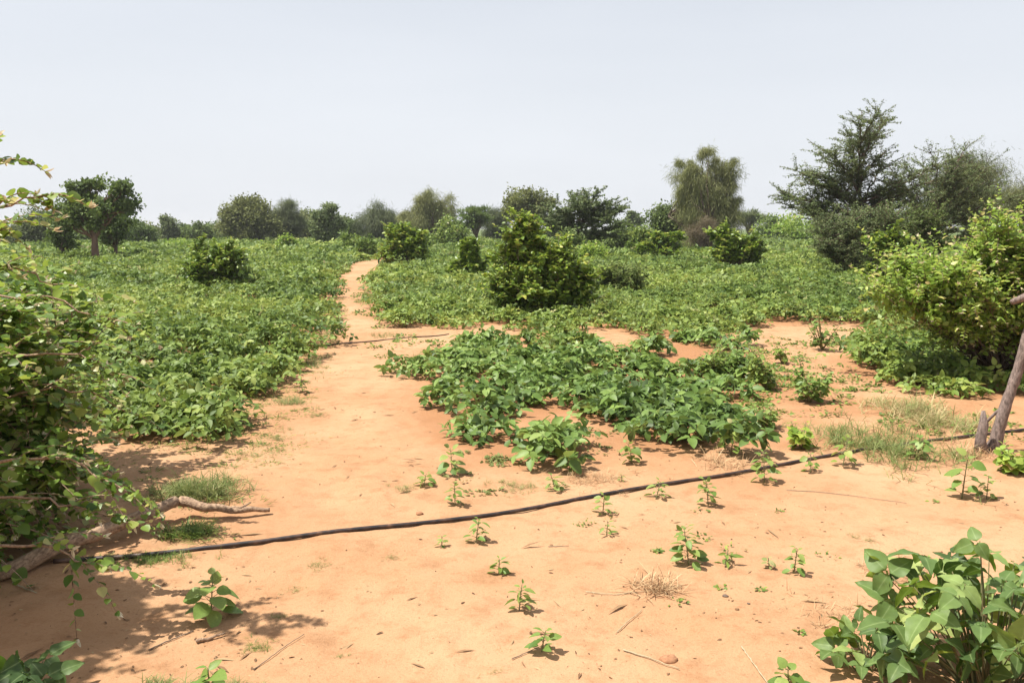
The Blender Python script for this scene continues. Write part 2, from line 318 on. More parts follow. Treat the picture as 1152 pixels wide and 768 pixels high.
# ------------------------------------------------------------------ where the crops stand (ground outlines)
G = gp
LEFT_FIELD = [G(*p) for p in [(95, 475), (150, 500), (205, 498), (245, 478), (275, 450), (300, 428), (330, 405), (352, 385), (366, 365), (378, 345), (380, 325), (380, 312), (392, 298), (424, 288), (434, 281), (437, 274), (440, 269)]] + [(-16, 138), (-150, 138), (-70, 30), (-12, 7.5)]
RIGHT_FIELD = [G(*p) for p in [(445, 269), (442, 280), (436, 299), (416, 318), (406, 338), (414, 350), (425, 360), (440, 369), (500, 367), (560, 366), (590, 372), (640, 366), (690, 370), (740, 380), (790, 382), (815, 372), (880, 364), (960, 364), (1000, 378), (985, 392), (940, 402), (950, 422), (1000, 436), (1060, 446), (1152, 450), (1300, 455)]] + [(90, 40), (150, 138), (-16, 138)]
CENTRE = [G(*p) for p in [(452, 478), (462, 448), (474, 415), (478, 397), (500, 388), (560, 388), (592, 404), (640, 408), (672, 402), (695, 394), (745, 384), (800, 384), (845, 402), (845, 425), (828, 440), (826, 470), (812, 500), (755, 508), (705, 504), (680, 486), (655, 470), (620, 470), (580, 478), (530, 500), (480, 500)]]
TONGUE = [G(*p) for p in [(490, 505), (520, 485), (580, 478), (640, 485), (650, 512), (600, 528), (545, 534)]]
STRIP = [G(*p) for p in [(585, 372), (610, 366), (650, 372), (652, 392), (610, 398), (588, 390)]]
GAPS = [[G(*p) for p in [(362, 380), (373, 348), (377, 322), (383, 304), (398, 294), (420, 286), (440, 286), (434, 302), (422, 322), (415, 336), (422, 352), (440, 378)]]] + [[G(*p) for p in q] for q in [[(600, 480), (640, 466), (690, 474), (690, 486), (640, 488)],
                                      [(500, 282), (560, 281), (560, 285), (505, 286)]]]

# ------------------------------------------------------------------ ground sheet
def axis(lo, hi, c0, c1, s0, g):
    a = list(np.arange(c0, c1, s0)); s = s0; x = c1
    while x < hi: a.append(x); s *= g; x += s
    a.append(hi); s = s0; x = c0 - s0; b = []
    while x > lo: b.append(x); s *= g; x -= s
    b.append(lo); return np.array(b[::-1] + a)
xs = axis(-2500, 2500, -4.5, 4.5, .028, 1.06); ys = axis(-400, 4000, 2.4, 9.5, .028, 1.025)
X, Y = np.meshgrid(xs, ys); _nr = ys < 11; Z = np.concatenate([hz_(X[_nr], Y[_nr]), hz_(X[~_nr], Y[~_nr])], 0); Z[(Y > 300) | (abs(X) > 300)] = 0
nx, ny = len(xs), len(ys)
idx = (np.arange(ny - 1)[:, None] * nx + np.arange(nx - 1)[None])
f = np.stack([idx, idx + 1, idx + nx + 1, idx + nx], -1).reshape(-1, 4)
g = Geo(); g.add(np.stack([X, Y, Z], -1).reshape(-1, 3), f, .5)
ground = g.build('ground', M['sand']); tag(ground, kind='structure')
xf, yf = X.ravel(), Y.ravel()
til = np.zeros(len(xf))
for dx, dy in ((0, 0), (.15, .1), (-.15, .1), (.1, -.2), (-.1, -.2), (.3, 0), (-.3, 0)):
    sel = (yf > 4) & (yf < 150)
    for P in (LEFT_FIELD, RIGHT_FIELD, CENTRE, TONGUE, STRIP):
        m_ = np.zeros(len(xf), bool); m_[sel] = inpoly(xf[sel] + dx, yf[sel] + dy, P); til += m_ / 7
til += np.clip((fbm(xf * 1.3, yf * 1.3, 4) + .12) * 3, 0, .85) * np.clip(1.6 - np.hypot((xf - 2.4) / 2.2, (yf - 8.0) / 2.2), 0, 1)
til += np.clip((fbm(xf * 1.5 + 9, yf * 1.5, 4) + .05) * 3, 0, .7) * np.clip(1.5 - np.hypot((xf + 2.3) / 1.1, (yf - 5.2) / 2.6), 0, 1)
a = ground.data.attributes.new('tilled', 'FLOAT', 'POINT'); a.data.foreach_set('value', np.clip(til, 0, 1).astype('f'))
a = ground.data.attributes.new('weedy', 'FLOAT', 'POINT'); a.data.foreach_set('value', np.clip((yf - 30) / 30, 0, 1).astype('f') * np.clip(til + (yf > 100), 0, 1).astype('f'))

# ------------------------------------------------------------------ crop cover (nobody could count it)
def cover(name, label, polys, seed, bands, cat='crop', gaps=GAPS, material='field', hscale=1.0, cov=1.35):
    rng = np.random.RandomState(seed); g = Geo()
    for (y0, y1, dens, rad, hh, nl, ls, T) in bands:
        # plant centres inside the view cone
        w = lambda y: .66 * y + 1.2
        n = int(dens * (y1 - y0) * 2 * w(y1)); x = (rng.rand(n) * 2 - 1) * w(y1); y = y0 + (y1 - y0) * rng.rand(n)
        ok = abs(x) < w(y); ins = np.zeros(n, bool)
        wx = x + fbm(x * 1.1 + 31, y * .9, 3) * 1.1 + rng.normal(size=n) * .13; wy = y + fbm(x * 1.1 + 71, y * .9 + 5, 3) * 1.3 + rng.normal(size=n) * .16
        for P in polys: ins |= inpoly(wx, wy, P)
        for P in gaps: ins &= ~inpoly(x, y, P)
        ok &= ins; x = x[ok]; y = y[ok]; n = len(x)
        if n == 0: continue
        vig = np.clip(.78 + 1.3 * fbm(x * .35 + seed, y * .35), .4, 1.35)
        thin = np.clip(fbm(x * .9 + 50, y * .7 + seed, 3) * 3 + cov, 0, 1); keep = rng.rand(n) < thin; x = x[keep]; y = y[keep]; vig = vig[keep]; n = len(x)
        R = rad * (.6 + .7 * rng.rand(n)) * np.sqrt(vig); HH = hh * (.6 + .7 * rng.rand(n)) * vig * hscale
        k = np.repeat(np.arange(n), nl); q = rng.rand(len(k)); th = rng.rand(len(k)) * 2 * np.pi; rr = np.sqrt(rng.rand(len(k)))
        lx = x[k] + R[k] * rr * np.cos(th); ly = y[k] + R[k] * rr * np.sin(th)
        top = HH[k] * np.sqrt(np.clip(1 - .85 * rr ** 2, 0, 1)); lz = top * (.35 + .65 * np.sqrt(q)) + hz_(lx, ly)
        P = np.stack([lx, ly, lz], -1); m = len(k)
        out = np.stack([np.cos(th) * rr, np.sin(th) * rr, np.zeros(m)], -1)
        D = out * .9 + rng.normal(size=(m, 3)) * .6; D[:, 2] = D[:, 2] * .5 - .1
        Nn = out * .35 + np.array([0, 0, 1.]) + rng.normal(size=(m, 3)) * .55
        sz = ls * (.55 + .75 * rng.rand(m))
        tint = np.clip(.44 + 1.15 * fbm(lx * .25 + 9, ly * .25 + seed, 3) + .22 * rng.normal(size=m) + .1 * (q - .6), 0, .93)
        tint[rng.rand(m) < .006] = 1.0
        g.leaves(T, P, D, Nn, sz, tint)
    o = g.build(name, M[material]); tag(o, label, cat, kind='stuff'); return o
near = [(4.8, 11, 10, .31, .40, 46, .084, TRI), (11, 22, 8.5, .34, .38, 34, .098, DIA3), (22, 45, 4.2, .5, .40, 32, .15, DIA3), (45, 140, 1.0, 1.05, .48, 30, .34, DIA3)]
cover('crop_cover', 'wide low green bean crop covering the ground left of the sandy path', [LEFT_FIELD], 3, near, hscale=1.05)
cover('crop_cover', 'wide low green bean crop covering the ground right of the sandy path', [RIGHT_FIELD], 4, near)
tall = [(8, 22, .55, .24, .50, 60, .07, OVN), (22, 45, .35, .40, .55, 50, .12, OVN), (45, 120, .10, .8, .75, 50, .24, DIA)]
cover('tall_weeds', 'looser taller grey-green weeds standing up here and there in the right field', [RIGHT_FIELD], 14, tall, cat='weeds', material='acacia2', hscale=1.15, cov=.9)
cover('tall_weeds', 'looser taller yellow-green weeds standing up here and there in the left field', [LEFT_FIELD], 15, [(a, b, c * .6, d, e * .85, f_, g_, h_) for a, b, c, d, e, f_, g_, h_ in tall], cat='weeds', material='bright', cov=.6)
cover('crop_cover', 'large broad-leaved bean patch on bare sand in the middle beyond the black hose', [CENTRE], 5, [(5, 14, 9.5, .26, .29, 36, .094, TRI)], material='cowpea', cov=.98)
cover('crop_cover', 'small tongue of bean leaves in front of the large middle patch', [TONGUE], 6, [(4.5, 8, 10, .22, .24, 26, .10, TRI)], material='cowpea', gaps=[])
cover('crop_cover', 'small bean strip in bare sand in front of the tall glossy bush', [STRIP], 8, [(9, 15, 8, .26, .26, 34, .08, TRI)], gaps=[])

def weeds(label, polys, n, seed, cov, material, hh=.05, rr=.09, nl=22, ls=.03, T=None):
    rng = np.random.RandomState(seed); g = Geo(); A = np.concatenate([np.array(p) for p in polys]); lo = A.min(0); hi = A.max(0)
    x = lo[0] + (hi[0] - lo[0]) * rng.rand(n); y = lo[1] + (hi[1] - lo[1]) * rng.rand(n); ok = np.zeros(n, bool)
    for P in polys: ok |= inpoly(x, y, P)
    ok &= rng.rand(n) < np.clip(fbm(x * .9 + seed, y * .9, 3) * 4 + cov, 0, 1); x = x[ok]; y = y[ok]; k = np.repeat(np.arange(len(x)), nl); m = len(k)
    R_ = rr * (.4 + rng.rand(len(x)) ** 2 * 1.4); th = rng.rand(m) * 6.283; q = np.sqrt(rng.rand(m)); lx = x[k] + R_[k] * q * np.cos(th) * 1.4; ly = y[k] + R_[k] * q * np.sin(th)
    P = np.stack([lx, ly, hz_(lx, ly) + hh * (R_[k] / rr) * rng.rand(m) * (1.1 - q)], -1); D = np.stack([np.cos(th), np.sin(th), np.zeros(m)], -1) + rng.normal(size=(m, 3)) * .5; D[:, 2] = abs(D[:, 2]) * .7
    g.leaves(T or DIA, P, D, np.array([0, 0, 1.]) + rng.normal(size=(m, 3)) * .5, ls * (.5 + rng.rand(m)), np.clip(.4 + .25 * rng.normal(size=m), 0, 1))
    tag(g.build('ground_weeds', M[material]), label, 'weeds', kind='stuff')
pl = lambda *q: [G(*p) for p in q]
WR = pl((770, 372), (1000, 372), (960, 400), (960, 420), (1152, 450), (1160, 500), (930, 520), (830, 540), (640, 520), (700, 490), (830, 480), (850, 410))
WL = pl((120, 480), (250, 470), (330, 410), (372, 350), (384, 330), (390, 360), (372, 400), (350, 470), (320, 540), (290, 600), (140, 620))
WM = pl((400, 320), (430, 360), (470, 385), (600, 380), (700, 385), (640, 410), (500, 392), (470, 430), (440, 440), (425, 400), (400, 350))
WF = pl((430, 470), (520, 480), (650, 470), (700, 500), (760, 520), (640, 555), (520, 560), (420, 540))
weeds('sparse little weeds over the sand between the bean patches on the right', [WR], 1600, 11, .34, 'field', .07, .10, 26, .036)
weeds('sparse creeping grass along the left side of the path', [WL], 1500, 12, .45, 'field', .04, .11, 40, .036, SLV)
weeds('sparse weeds along the right margin of the path beyond the patch', [WM], 1500, 13, .35, 'field', .08, .14, 26, .05)
weeds('thin creeping weeds on the sand before the middle bean patch', [WF], 260, 14, .1, 'grass', .04, .07, 24, .03)
weeds('odd tiny sprigs dotted over the open foreground sand', [pl((200, 768), (1152, 768), (1152, 560), (700, 570), (330, 620))], 90, 15, .3, 'field', .025, .035, 12, .02)

# ------------------------------------------------------------------ plants: generic shrub / tree
def shrub(name, label, cat, base, lobes, n, leafT, ls, material, seed, bark='twig', group=None, twigs=3, per=9, droop=.0, rad=.012,
          spread=.5, tips=None, leafpart='foliage', stempart='stems', twl=.3, fill=0, up=.25, k=5, stems=4, extra=None, tintc=.45, tints=.22, lat=.8):
    """lobes: (cx,cy,cz,rx,ry,rz,weight) in world metres; branches run from the base to points in the lobes and carry leaves"""
    rng = np.random.RandomState(seed); bx, by = base; bz = hz1(bx, by); B = np.array([bx, by, bz - .03])
    root = empty(name, (bx, by, bz)); tag(root, label, cat, group)
    sub = []                                   # break every lobe into uneven clumps so that the outline is ragged
    for l in lobes:
        w_ = l[6] if len(l) > 6 else 1
        for q in range(9):
            v = rng.normal(size=3); v /= np.linalg.norm(v); v *= rng.uniform(.45, 1.0); f_ = rng.uniform(.22, .46)
            sub.append((l[0] + v[0] * l[3], l[1] + v[1] * l[4], l[2] + v[2] * l[5], l[3] * f_, l[4] * f_, l[5] * f_ * rng.uniform(.8, 1.2), w_ * f_ * f_))
        sub.append((l[0], l[1], l[2] - l[5] * .15, l[3] * .6, l[4] * .6, l[5] * .6, w_ * .3))
    lobes = sub
    gb = Geo(); gl = Geo(); gt = Geo(); wts = np.array([l[6] if len(l) > 6 else 1 for l in lobes], float); wts /= wts.sum()
    paths = []
    for i in range(n):
        l = lobes[rng.choice(len(lobes), p=wts)]
        v = rng.normal(size=3); v /= np.linalg.norm(v); v *= rng.rand() ** (1 / 4.5); T = np.array(l[:3]) + v * np.array(l[3:6])
        T[2] = max(T[2], hz1(T[0], T[1]) + .05)
        s0 = B + np.array([*rng.normal(size=2) * rad * 3, 0])
        mid = B * .45 + T * .55; mid[2] = B[2] + (T[2] - B[2]) * (.62 + .2 * rng.rand()) + droop * .5; mid[:2] += rng.normal(size=2) * np.linalg.norm(T - B) * .07
        paths.append(bez(s0, mid, T, 12))
    nb = len(paths)
    if extra: paths += extra
    for i, pth in enumerate(paths):
        ex = i >= nb; L = np.linalg.norm(pth[-1] - pth[0]); pth = pth.copy(); pth[1:-1] += rng.normal(size=(len(pth) - 2, 3)) * L * .008
        r0 = rad * (1.6 if i < stems else .7)
        gb.tube(pth, np.linspace(r0, rad * .22, len(pth)), k)
        starts = rng.uniform(lat * .45, 1, twigs) * (len(pth) - 1); starts[0] = len(pth) - 1.001
        for s in starts:
            j = int(s); p0 = pth[j] * (1 - (s - j)) + pth[j + 1] * (s - j); ax = pth[j + 1] - pth[j]; ax /= np.linalg.norm(ax) + 1e-9
            d = ax * (1.3 if ex else .8) + rng.normal(size=3) * spread * (.5 if ex else 1); d[2] += up; d /= np.linalg.norm(d); tl = twl * (.5 + rng.rand()) * (.55 if ex else 1)
            e = p0 + d * tl; e[2] -= droop * tl; m = p0 + d * tl * .5 + np.array([0, 0, .12 * tl]); tw = bez(p0, m, e, 6)
            gb.tube(tw, np.linspace(rad * .28, rad * .1, 6), 3)
            t = np.linspace(.05, 1, per); P = (1 - t)[:, None] ** 2 * p0 + (2 * t * (1 - t))[:, None] * m + (t * t)[:, None] * e
            side = np.cross(d, [0, 0, 1]); side /= np.linalg.norm(side) + 1e-9
            sg = np.where(np.arange(per) % 2, 1, -1)[:, None]
            D = side * sg * 1.0 + d * .55 + rng.normal(size=(per, 3)) * .3; D[:, 2] -= droop * .4
            Nn = np.array([0, 0, 1.]) + rng.normal(size=(per, 3)) * .5
            sz = ls * (.55 + .65 * rng.rand(per)) * (1 - .45 * t ** 3) * (.66 if ex else 1)
            tn = np.clip(tintc + .18 * (t - .5) + tints * rng.normal(size=per), 0, 1)
            gl.leaves(leafT, P, D, Nn, sz, tn)
            if tips is not None and rng.rand() < tips:
                q = 3; gt.leaves(OVN, np.repeat(e[None], q, 0), d + rng.normal(size=(q, 3)) * .45, rng.normal(size=(q, 3)), ls * .5, rng.rand(q))
    if fill:
        li = rng.choice(len(lobes), fill, p=wts); LB = np.array([l[:6] for l in lobes])[li]
        v = rng.normal(size=(fill, 3)); v /= np.linalg.norm(v, axis=1, keepdims=True); v *= (rng.rand(fill) ** .4)[:, None]
        P = LB[:, :3] + v * LB[:, 3:6] * .95; ok = P[:, 2] > bz + .03; P = P[ok]; v = v[ok]; q = len(P)
        gl.leaves(leafT, P, v + rng.normal(size=(q, 3)) * .6 - np.array([0, 0, .2]), v * .4 + np.array([0, 0, .9]) + rng.normal(size=(q, 3)) * .5, ls * (.5 + .6 * rng.rand(q)), np.clip(tintc - .08 + tints * rng.normal(size=q), 0, .95))
    gb.build(stempart, M[bark], root, root.location); gl.build(leafpart, M[material], root, root.location)
    if gt.n: gt.build('shoot_tips', M['tip'], root, root.location)
    return root

def bush_px(name, label, cat, px, ybase, lobes_px, n, leafT, leaf_px, material, seed, **kw):
    """lobes in photo pixels (cx, cy, rx, rz[, weight]) standing at the depth of the base"""
    x, y = gp(px, ybase); m = mpp(y); lb = []
    rr = random.Random(seed)
    for l in lobes_px:
        c = p3(l[0], l[1], y); lb.append((c[0], y + rr.uniform(-.3, .3) * l[2] * m, c[2], l[2] * m, l[2] * m * .85, l[3] * m, l[4] if len(l) > 4 else l[2] * l[3]))
    kw.setdefault('twl', .2 * max(l[2] for l in lobes_px) * m * 2); kw.setdefault('rad', .012); kw.setdefault('tintc', .56)
    return shrub(name, label, cat, (x, y), lb, n, leafT, leaf_px * m, material, seed, **kw)

def tree(label, px, Yd, crown_px, style, seed, material, trunk_px=None, nt=60, per=70, ls=.35, bark='bark', name='tree', cat='tree', group='trees along the horizon',
         trad=.13, lean=0, sig=.35, flat=.6, stems=1, droop=0, fork=.35, leafT=None, tsz=.5):
    """crown lobes (cx,cy,rx,rz) in photo pixels at depth Yd; limbs from the trunk to every leaf clump"""
    rng = np.random.RandomState(seed); m = mpp(Yd); x = (px - 576) * m * (Yd and 1); x = p3(px, 270, Yd)[0]
    z0 = hz1(x, Yd); root = empty(name, (x, Yd, z0)); tag(root, label, cat, group)
    gb = Geo(); gl = Geo(); L = []
    for l in crown_px:
        c = p3(l[0], l[1], Yd); L.append((c[0], Yd + rng.uniform(-.3, .3) * l[2] * m, c[2], l[2] * m, l[2] * m * .85, l[3] * m, l[2] * l[3]))
    wt = np.array([l[6] for l in L]); wt = wt / wt.sum(); topz = max(l[2] + l[5] for l in L); cx = sum(l[0] * w for l, w in zip(L, wt))
    fk = z0 + (topz - z0) * fork; trunks = []
    for s in range(stems):
        sp = (topz - z0) * .10 * (stems > 1)
        a = np.array([x + rng.normal() * sp * .4, Yd + rng.normal() * sp * .4, z0 - .1]); b = np.array([x + (cx - x) * .5 + rng.normal() * sp, Yd + rng.normal() * sp, fk])
        md = (a + b) / 2 + rng.normal(size=3) * .06 * (topz - z0) * np.array([1, 1, .2]); pth = bez(a, md, b, 8)
        gb.tube(pth, np.linspace(trad, trad * .6, 8), 8, rng, .25); trunks.append(pth)
    for i in range(nt):
        l = L[rng.choice(len(L), p=wt)]; v = rng.normal(size=3); v /= np.linalg.norm(v); v *= rng.rand() ** (1 / 3.) * (.58 + .85 * vn(3 + v[0] * 1.7 + seed * 3.1, 7 + v[2] * 1.7 + v[1]))
        T = np.array(l[:3]) + v * np.array(l[3:6]); T[2] = max(T[2], z0 + .3); tr = trunks[rng.randint(len(trunks))]; s0 = tr[rng.randint(4, 8)]
        if style == 'flat': md = s0 * .4 + T * .6; md[2] = s0[2] * .35 + T[2] * .65
        else: md = (s0 + T) / 2; md[2] = max(md[2], s0[2] * .4 + T[2] * .6)
        md = md + rng.normal(size=3) * np.linalg.norm(T - s0) * .09; pth = bez(s0, md, T, 10)
        pth[2:-1] += rng.normal(size=(7, 3)) * np.linalg.norm(T - s0) * .012
        gb.tube(pth, np.linspace(trad * .38, trad * .06, 10), 5)
        R = np.mean(l[3:6]); sg = R * sig * (.6 + .8 * rng.rand()); q = int(per * (.5 + rng.rand()) * (2.0 if style in ('hang', 'wispy') else 1.2))
        P = T + rng.normal(size=(q, 3)) * sg * np.array([1, 1, flat]); ex = pth[6:].repeat(max(1, q // 14), 0); ex = ex + rng.normal(size=ex.shape) * sg * .4
        P = np.concatenate([P, ex]); q = len(P); P[:, 2] = np.maximum(P[:, 2], z0 + .08)
        if style == 'flat': D = rng.normal(size=(q, 3)) * np.array([1, 1, .25]) + (T - s0) / np.linalg.norm(T - s0) * .8; Nn = np.array([0, 0, 1.]) + rng.normal(size=(q, 3)) * .35
        elif style == 'hang': D = rng.normal(size=(q, 3)) * .6 + np.array([0, 0, -1.]) + (T - np.array(l[:3])) / (R + 1e-6) * .35; Nn = rng.normal(size=(q, 3)) * np.array([1, 1, .4])
        elif style == 'wispy': D = rng.normal(size=(q, 3)) * .7 + np.array([0, 0, .25]); Nn = rng.normal(size=(q, 3)) + np.array([0, 0, .4])
        else: D = rng.normal(size=(q, 3)); Nn = rng.normal(size=(q, 3)) * .7 + np.array([0, 0, 1.])
        tc = .45 + rng.normal() * .16
        gl.leaves(leafT or (HANG if style in ('hang', 'wispy') else SLV if style == 'flat' else DIA), P, D, Nn, ls * (.5 + .8 * rng.rand(q)), np.clip(tc + .17 * rng.normal(size=q), 0, 1))
    gb.build('trunk', M[bark], root, root.location); gl.build('crown', M[material], root, root.location)
    return root

# -- large acacias on the right
def acacia(label, base_px, Yd, targets, seed, material='acacia', trad=.11, ntw=30, ls=.075, group=None, tw=.78, leader=None, droop=0.):
    """open thorn tree: each long limb is drawn towards a point of the outline and carries layered sprays of tiny leaves"""
    rng = np.random.RandomState(seed); x, y = p3(base_px, 270, Yd)[0], Yd; z0 = hz1(x, y); root = empty('acacia_tree', (x, y, z0)); tag(root, label, 'tree', group)
    gb = Geo(); gl = Geo(); B = np.array([x, y, z0 - .1])
    led = [p3(a, b, Yd) for a, b in leader]; led[0] = B
    led = np.array(led); tt = np.linspace(0, 1, 26); ks = np.linspace(0, 1, len(led)); LP = np.stack([np.interp(tt, ks, led[:, i]) for i in range(3)], -1); LP[1:] += rng.normal(size=(25, 3)) * .03
    gb.tube(LP, np.linspace(trad, trad * .12, 26), 7, rng, .2)
    for (tx, ty, hs) in targets:
        T = p3(tx, ty + 7, Yd); T[1] += rng.uniform(-1.5, 1.5); s0 = LP[int(np.clip(hs * .8 - .08 + rng.uniform(-.08, .08), .1, .95) * 25)]
        d = np.linalg.norm(T - s0); md = (s0 + T) / 2 + np.array([0, 0, rng.uniform(-.10, .12) * d]) + rng.normal(size=3) * .09 * d
        pth = bez(s0, md, T, 16); pth[1:] += np.cumsum(rng.normal(size=(15, 3)) * .03, 0)
        gb.tube(pth, np.linspace(trad * .42, trad * .07, 16), 5)
        for w in range(int(ntw * min(1.4, .35 + d / 2.6))):
            j = rng.randint(3, 15); p0 = pth[j]; ax = pth[min(j + 1, 15)] - pth[j - 1]; ax /= np.linalg.norm(ax)
            dd = ax * .7 + rng.normal(size=3) * np.array([.85, .85, .22]); dd[2] += .06; dd /= np.linalg.norm(dd); tl = tw * (.4 + .9 * rng.rand())
            e = p0 + dd * tl; mm = p0 + dd * tl * .5 + rng.normal(size=3) * .05; twg = bez(p0, mm, e, 5); gb.tube(twg, np.linspace(.012, .004, 5), 3)
            q = int(32 * tl / .5); t = rng.rand(q) ** .8; P = (1 - t)[:, None] ** 2 * p0 + (2 * t * (1 - t))[:, None] * mm + (t * t)[:, None] * e
            P = P + rng.normal(size=(q, 3)) * np.array([.032, .032, .016])
            D = rng.normal(size=(q, 3)) * np.array([1, 1, .35]); Nn = np.array([0, 0, 1.]) + rng.normal(size=(q, 3)) * .4
            gl.leaves(DIA, P, D, Nn, ls * (.5 + .8 * rng.rand(q)), np.clip(.42 + rng.normal() * .15 + .16 * rng.normal(size=q), 0, 1))
    gb.build('trunk', M['bark'], root, root.location); gl.build('crown', M[material], root, root.location); return root

rr = random.Random(2)
tg = [(1003, 122, .97), (985, 128, .97), (970, 124, .97), (948, 135, .93), (1000, 145, .85), (935, 155, .82), (990, 165, .8), (922, 170, .72), (1008, 178, .7), (905, 188, .6), (1020, 190, .62),
      (893, 200, .5), (888, 212, .42), (1028, 206, .55), (910, 205, .5), (930, 190, .65), (950, 175, .75), (975, 185, .7), (1000, 200, .6), (1040, 196, .58), (885, 207, .45), (905, 225, .35), (920, 235, .3), (945, 225, .4), (975, 230, .38),
      (1010, 228, .4), (1030, 240, .35), (990, 250, .28), (940, 250, .28), (960, 208, .55), (925, 215, .45), (1045, 220, .45), (900, 240, .3), (955, 150, .85), (980, 148, .88), (940, 205, .5), (965, 195, .6), (990, 215, .5), (915, 195, .55), (1030, 222, .4), (1015, 210, .5), (900, 215, .4), (915, 245, .25), (960, 258, .2), (985, 262, .2), (935, 262, .2), (1005, 262, .2), (882, 205, .5), (880, 214, .45), (888, 192, .55), (900, 180, .65), (892, 228, .4), (912, 165, .75), (1040, 185, .6), (1050, 205, .5)]
acacia('tall open thorny acacia with a pointed ragged top, right of centre', 968, 33, tg, 21, leader=[(968, 300), (962, 255), (968, 210), (966, 170), (970, 125)])
tg2 = [(1085, 155, .8), (1108, 170, .8), (1130, 175, .75), (1142, 195, .6), (1058, 165, .8), (1035, 165, .6), (1015, 172, .5), (1020, 190, .45), (1060, 185, .6), (1095, 185, .7), (1120, 195, .6), (1010, 215, .3), (1040, 210, .4), (1075, 205, .5), (1105, 210, .5), (1135, 215, .5),
       (1025, 235, .25), (1060, 235, .25), (1090, 235, .3), (1120, 238, .3), (1000, 240, .2), (1045, 190, .5), (1075, 168, .7), (1100, 165, .8), (1010, 200, .4), (1030, 180, .5), (1045, 225, .35), (1000, 225, .25), (1070, 220, .4), (1050, 245, .2), (1020, 250, .15)]
acacia('broad arching acacia with feathery sprays, beside the tall pointed one on the right', 1058, 35, tg2, 22, leader=[(1058, 292), (1055, 262), (1050, 235), (1062, 205), (1085, 172)], ntw=26)
tree('rounded dark olive tree behind the arching acacia at the right', 1100, 44, [(1100, 208, 34, 34), (1075, 225, 25, 22), (1122, 225, 20, 22), (1095, 190, 22, 14)], 'hang', 23, 'olive', nt=110, per=120, ls=.28, sig=.3, stems=2, group=None)
tree('small dull olive bush half hidden at the right edge behind the pale shrub', 1150, 40, [(1150, 226, 24, 18), (1165, 215, 20, 18)], 'hang', 24, 'olive', nt=40, per=90, ls=.25, name='bush', cat='bush', group=None)
for i, (a, b, c, d, Yd, lb) in enumerate([(948, 256, 30, 24, 29, 'dark tangled thorn bush under the left side of the tall acacia'), (985, 256, 28, 26, 27, 'dark twiggy thorn bush at the foot of the tall acacia'), (1030, 246, 30, 20, 30, 'dark tangled thorn bush between the two right acacias')]):
    q = random.Random(i + 5); tgx = [(a + c * q.uniform(-1, 1), b + d * q.uniform(-1, .9), q.uniform(.1, .9)) for _ in range(26)]
    o = acacia(lb, a, Yd, tgx, 26 + i, leader=[(a, 300), (a + 3, 280), (a, 262), (a + 2, 250)], ntw=34, ls=.07, tw=.5, trad=.05, group='thorn bushes under the acacias', material=['acacia', 'acacia', 'acacia2'][i])
    o.name = 'thorn_bush'; o['category'] = 'bush'

# -- acacia in the middle
tg3 = [(702, 226, .8), (690, 220, .85), (668, 207, .95), (660, 213, .95), (640, 214, .9), (625, 222, .8), (616, 232, .6), (632, 235, .6), (650, 225, .8), (675, 225, .8), (695, 235, .6), (700, 245, .5), (680, 240, .5), (660, 240, .6), (640, 245, .5), (622, 248, .45), (630, 262, .3), (650, 258, .35), (675, 256, .35), (690, 256, .4), (645, 270, .2), (665, 268, .2), (612, 240, .5), (655, 232, .7), (684, 230, .7)]
acacia('dense dark acacia with one spiky branch sticking out of its top', 652, 50, tg3, 25, leader=[(652, 290), (650, 265), (652, 240), (655, 215)], ntw=28, ls=.13, tw=.85)

# -- broadleaf tree at the left
tree('tall leafy green tree with two leaning reddish trunks standing left in the field', 108, 42, [(90, 221, 18, 16), (134, 222, 20, 14), (108, 236, 28, 12), (84, 243, 15, 14), (146, 234, 13, 12), (98, 207, 15, 8), (140, 208, 14, 7), (104, 250, 18, 7)], 'leaf', 41, 'dark', nt=92, per=95, ls=.18, bark='redbark', group=None, trad=.19, fork=.52, sig=.24, leafT=DIA)
tree('slim leafy tree with a bare lower trunk just right of the tall leafy tree', 125, 46, [(126, 258, 16, 14), (138, 248, 12, 10)], 'leaf', 42, 'dark', nt=30, per=80, ls=.18, group=None, trad=.12, fork=.4, sig=.3)
tree('bushy upright green tree touching the left side of the tall leafy tree', 70, 44, [(70, 252, 12, 22), (66, 268, 11, 16), (75, 240, 10, 10)], 'leaf', 43, 'dark', nt=50, per=80, ls=.17, group=None, trad=.1, fork=.3, sig=.3)

# -- the hanging tree
tree('tall feathery drooping tree with pale yellowish strands, standing alone right of the middle', 797, 62, [(786, 204, 22, 18), (814, 202, 16, 22), (798, 230, 22, 22), (777, 186, 14, 12), (815, 180, 9, 8), (827, 226, 10, 12), (770, 205, 12, 14), (790, 172, 10, 7), (800, 252, 22, 15), (780, 238, 16, 18), (815, 245, 16, 16)], 'hang', 51, 'willow', nt=160, per=150, ls=.42, sig=.27, stems=3, group=None, trad=.2, flat=.9)
tree('brown dry tangled bush at the foot of the drooping tree', 785, 58, [(786, 262, 15, 13), (792, 255, 12, 10)], 'wispy', 52, 'brown', nt=40, per=80, ls=.25, name='bush', cat='bush', group=None, trad=.05, stems=3, fork=.2)
tree('dull green rounded bush between the dark acacia and the drooping tree', 747, 66, [(747, 247, 15, 14), (752, 255, 14, 11)], 'leaf', 53, 'acacia2', nt=60, per=80, ls=.24, name='bush', cat='bush', group=None, trad=.08, stems=2)

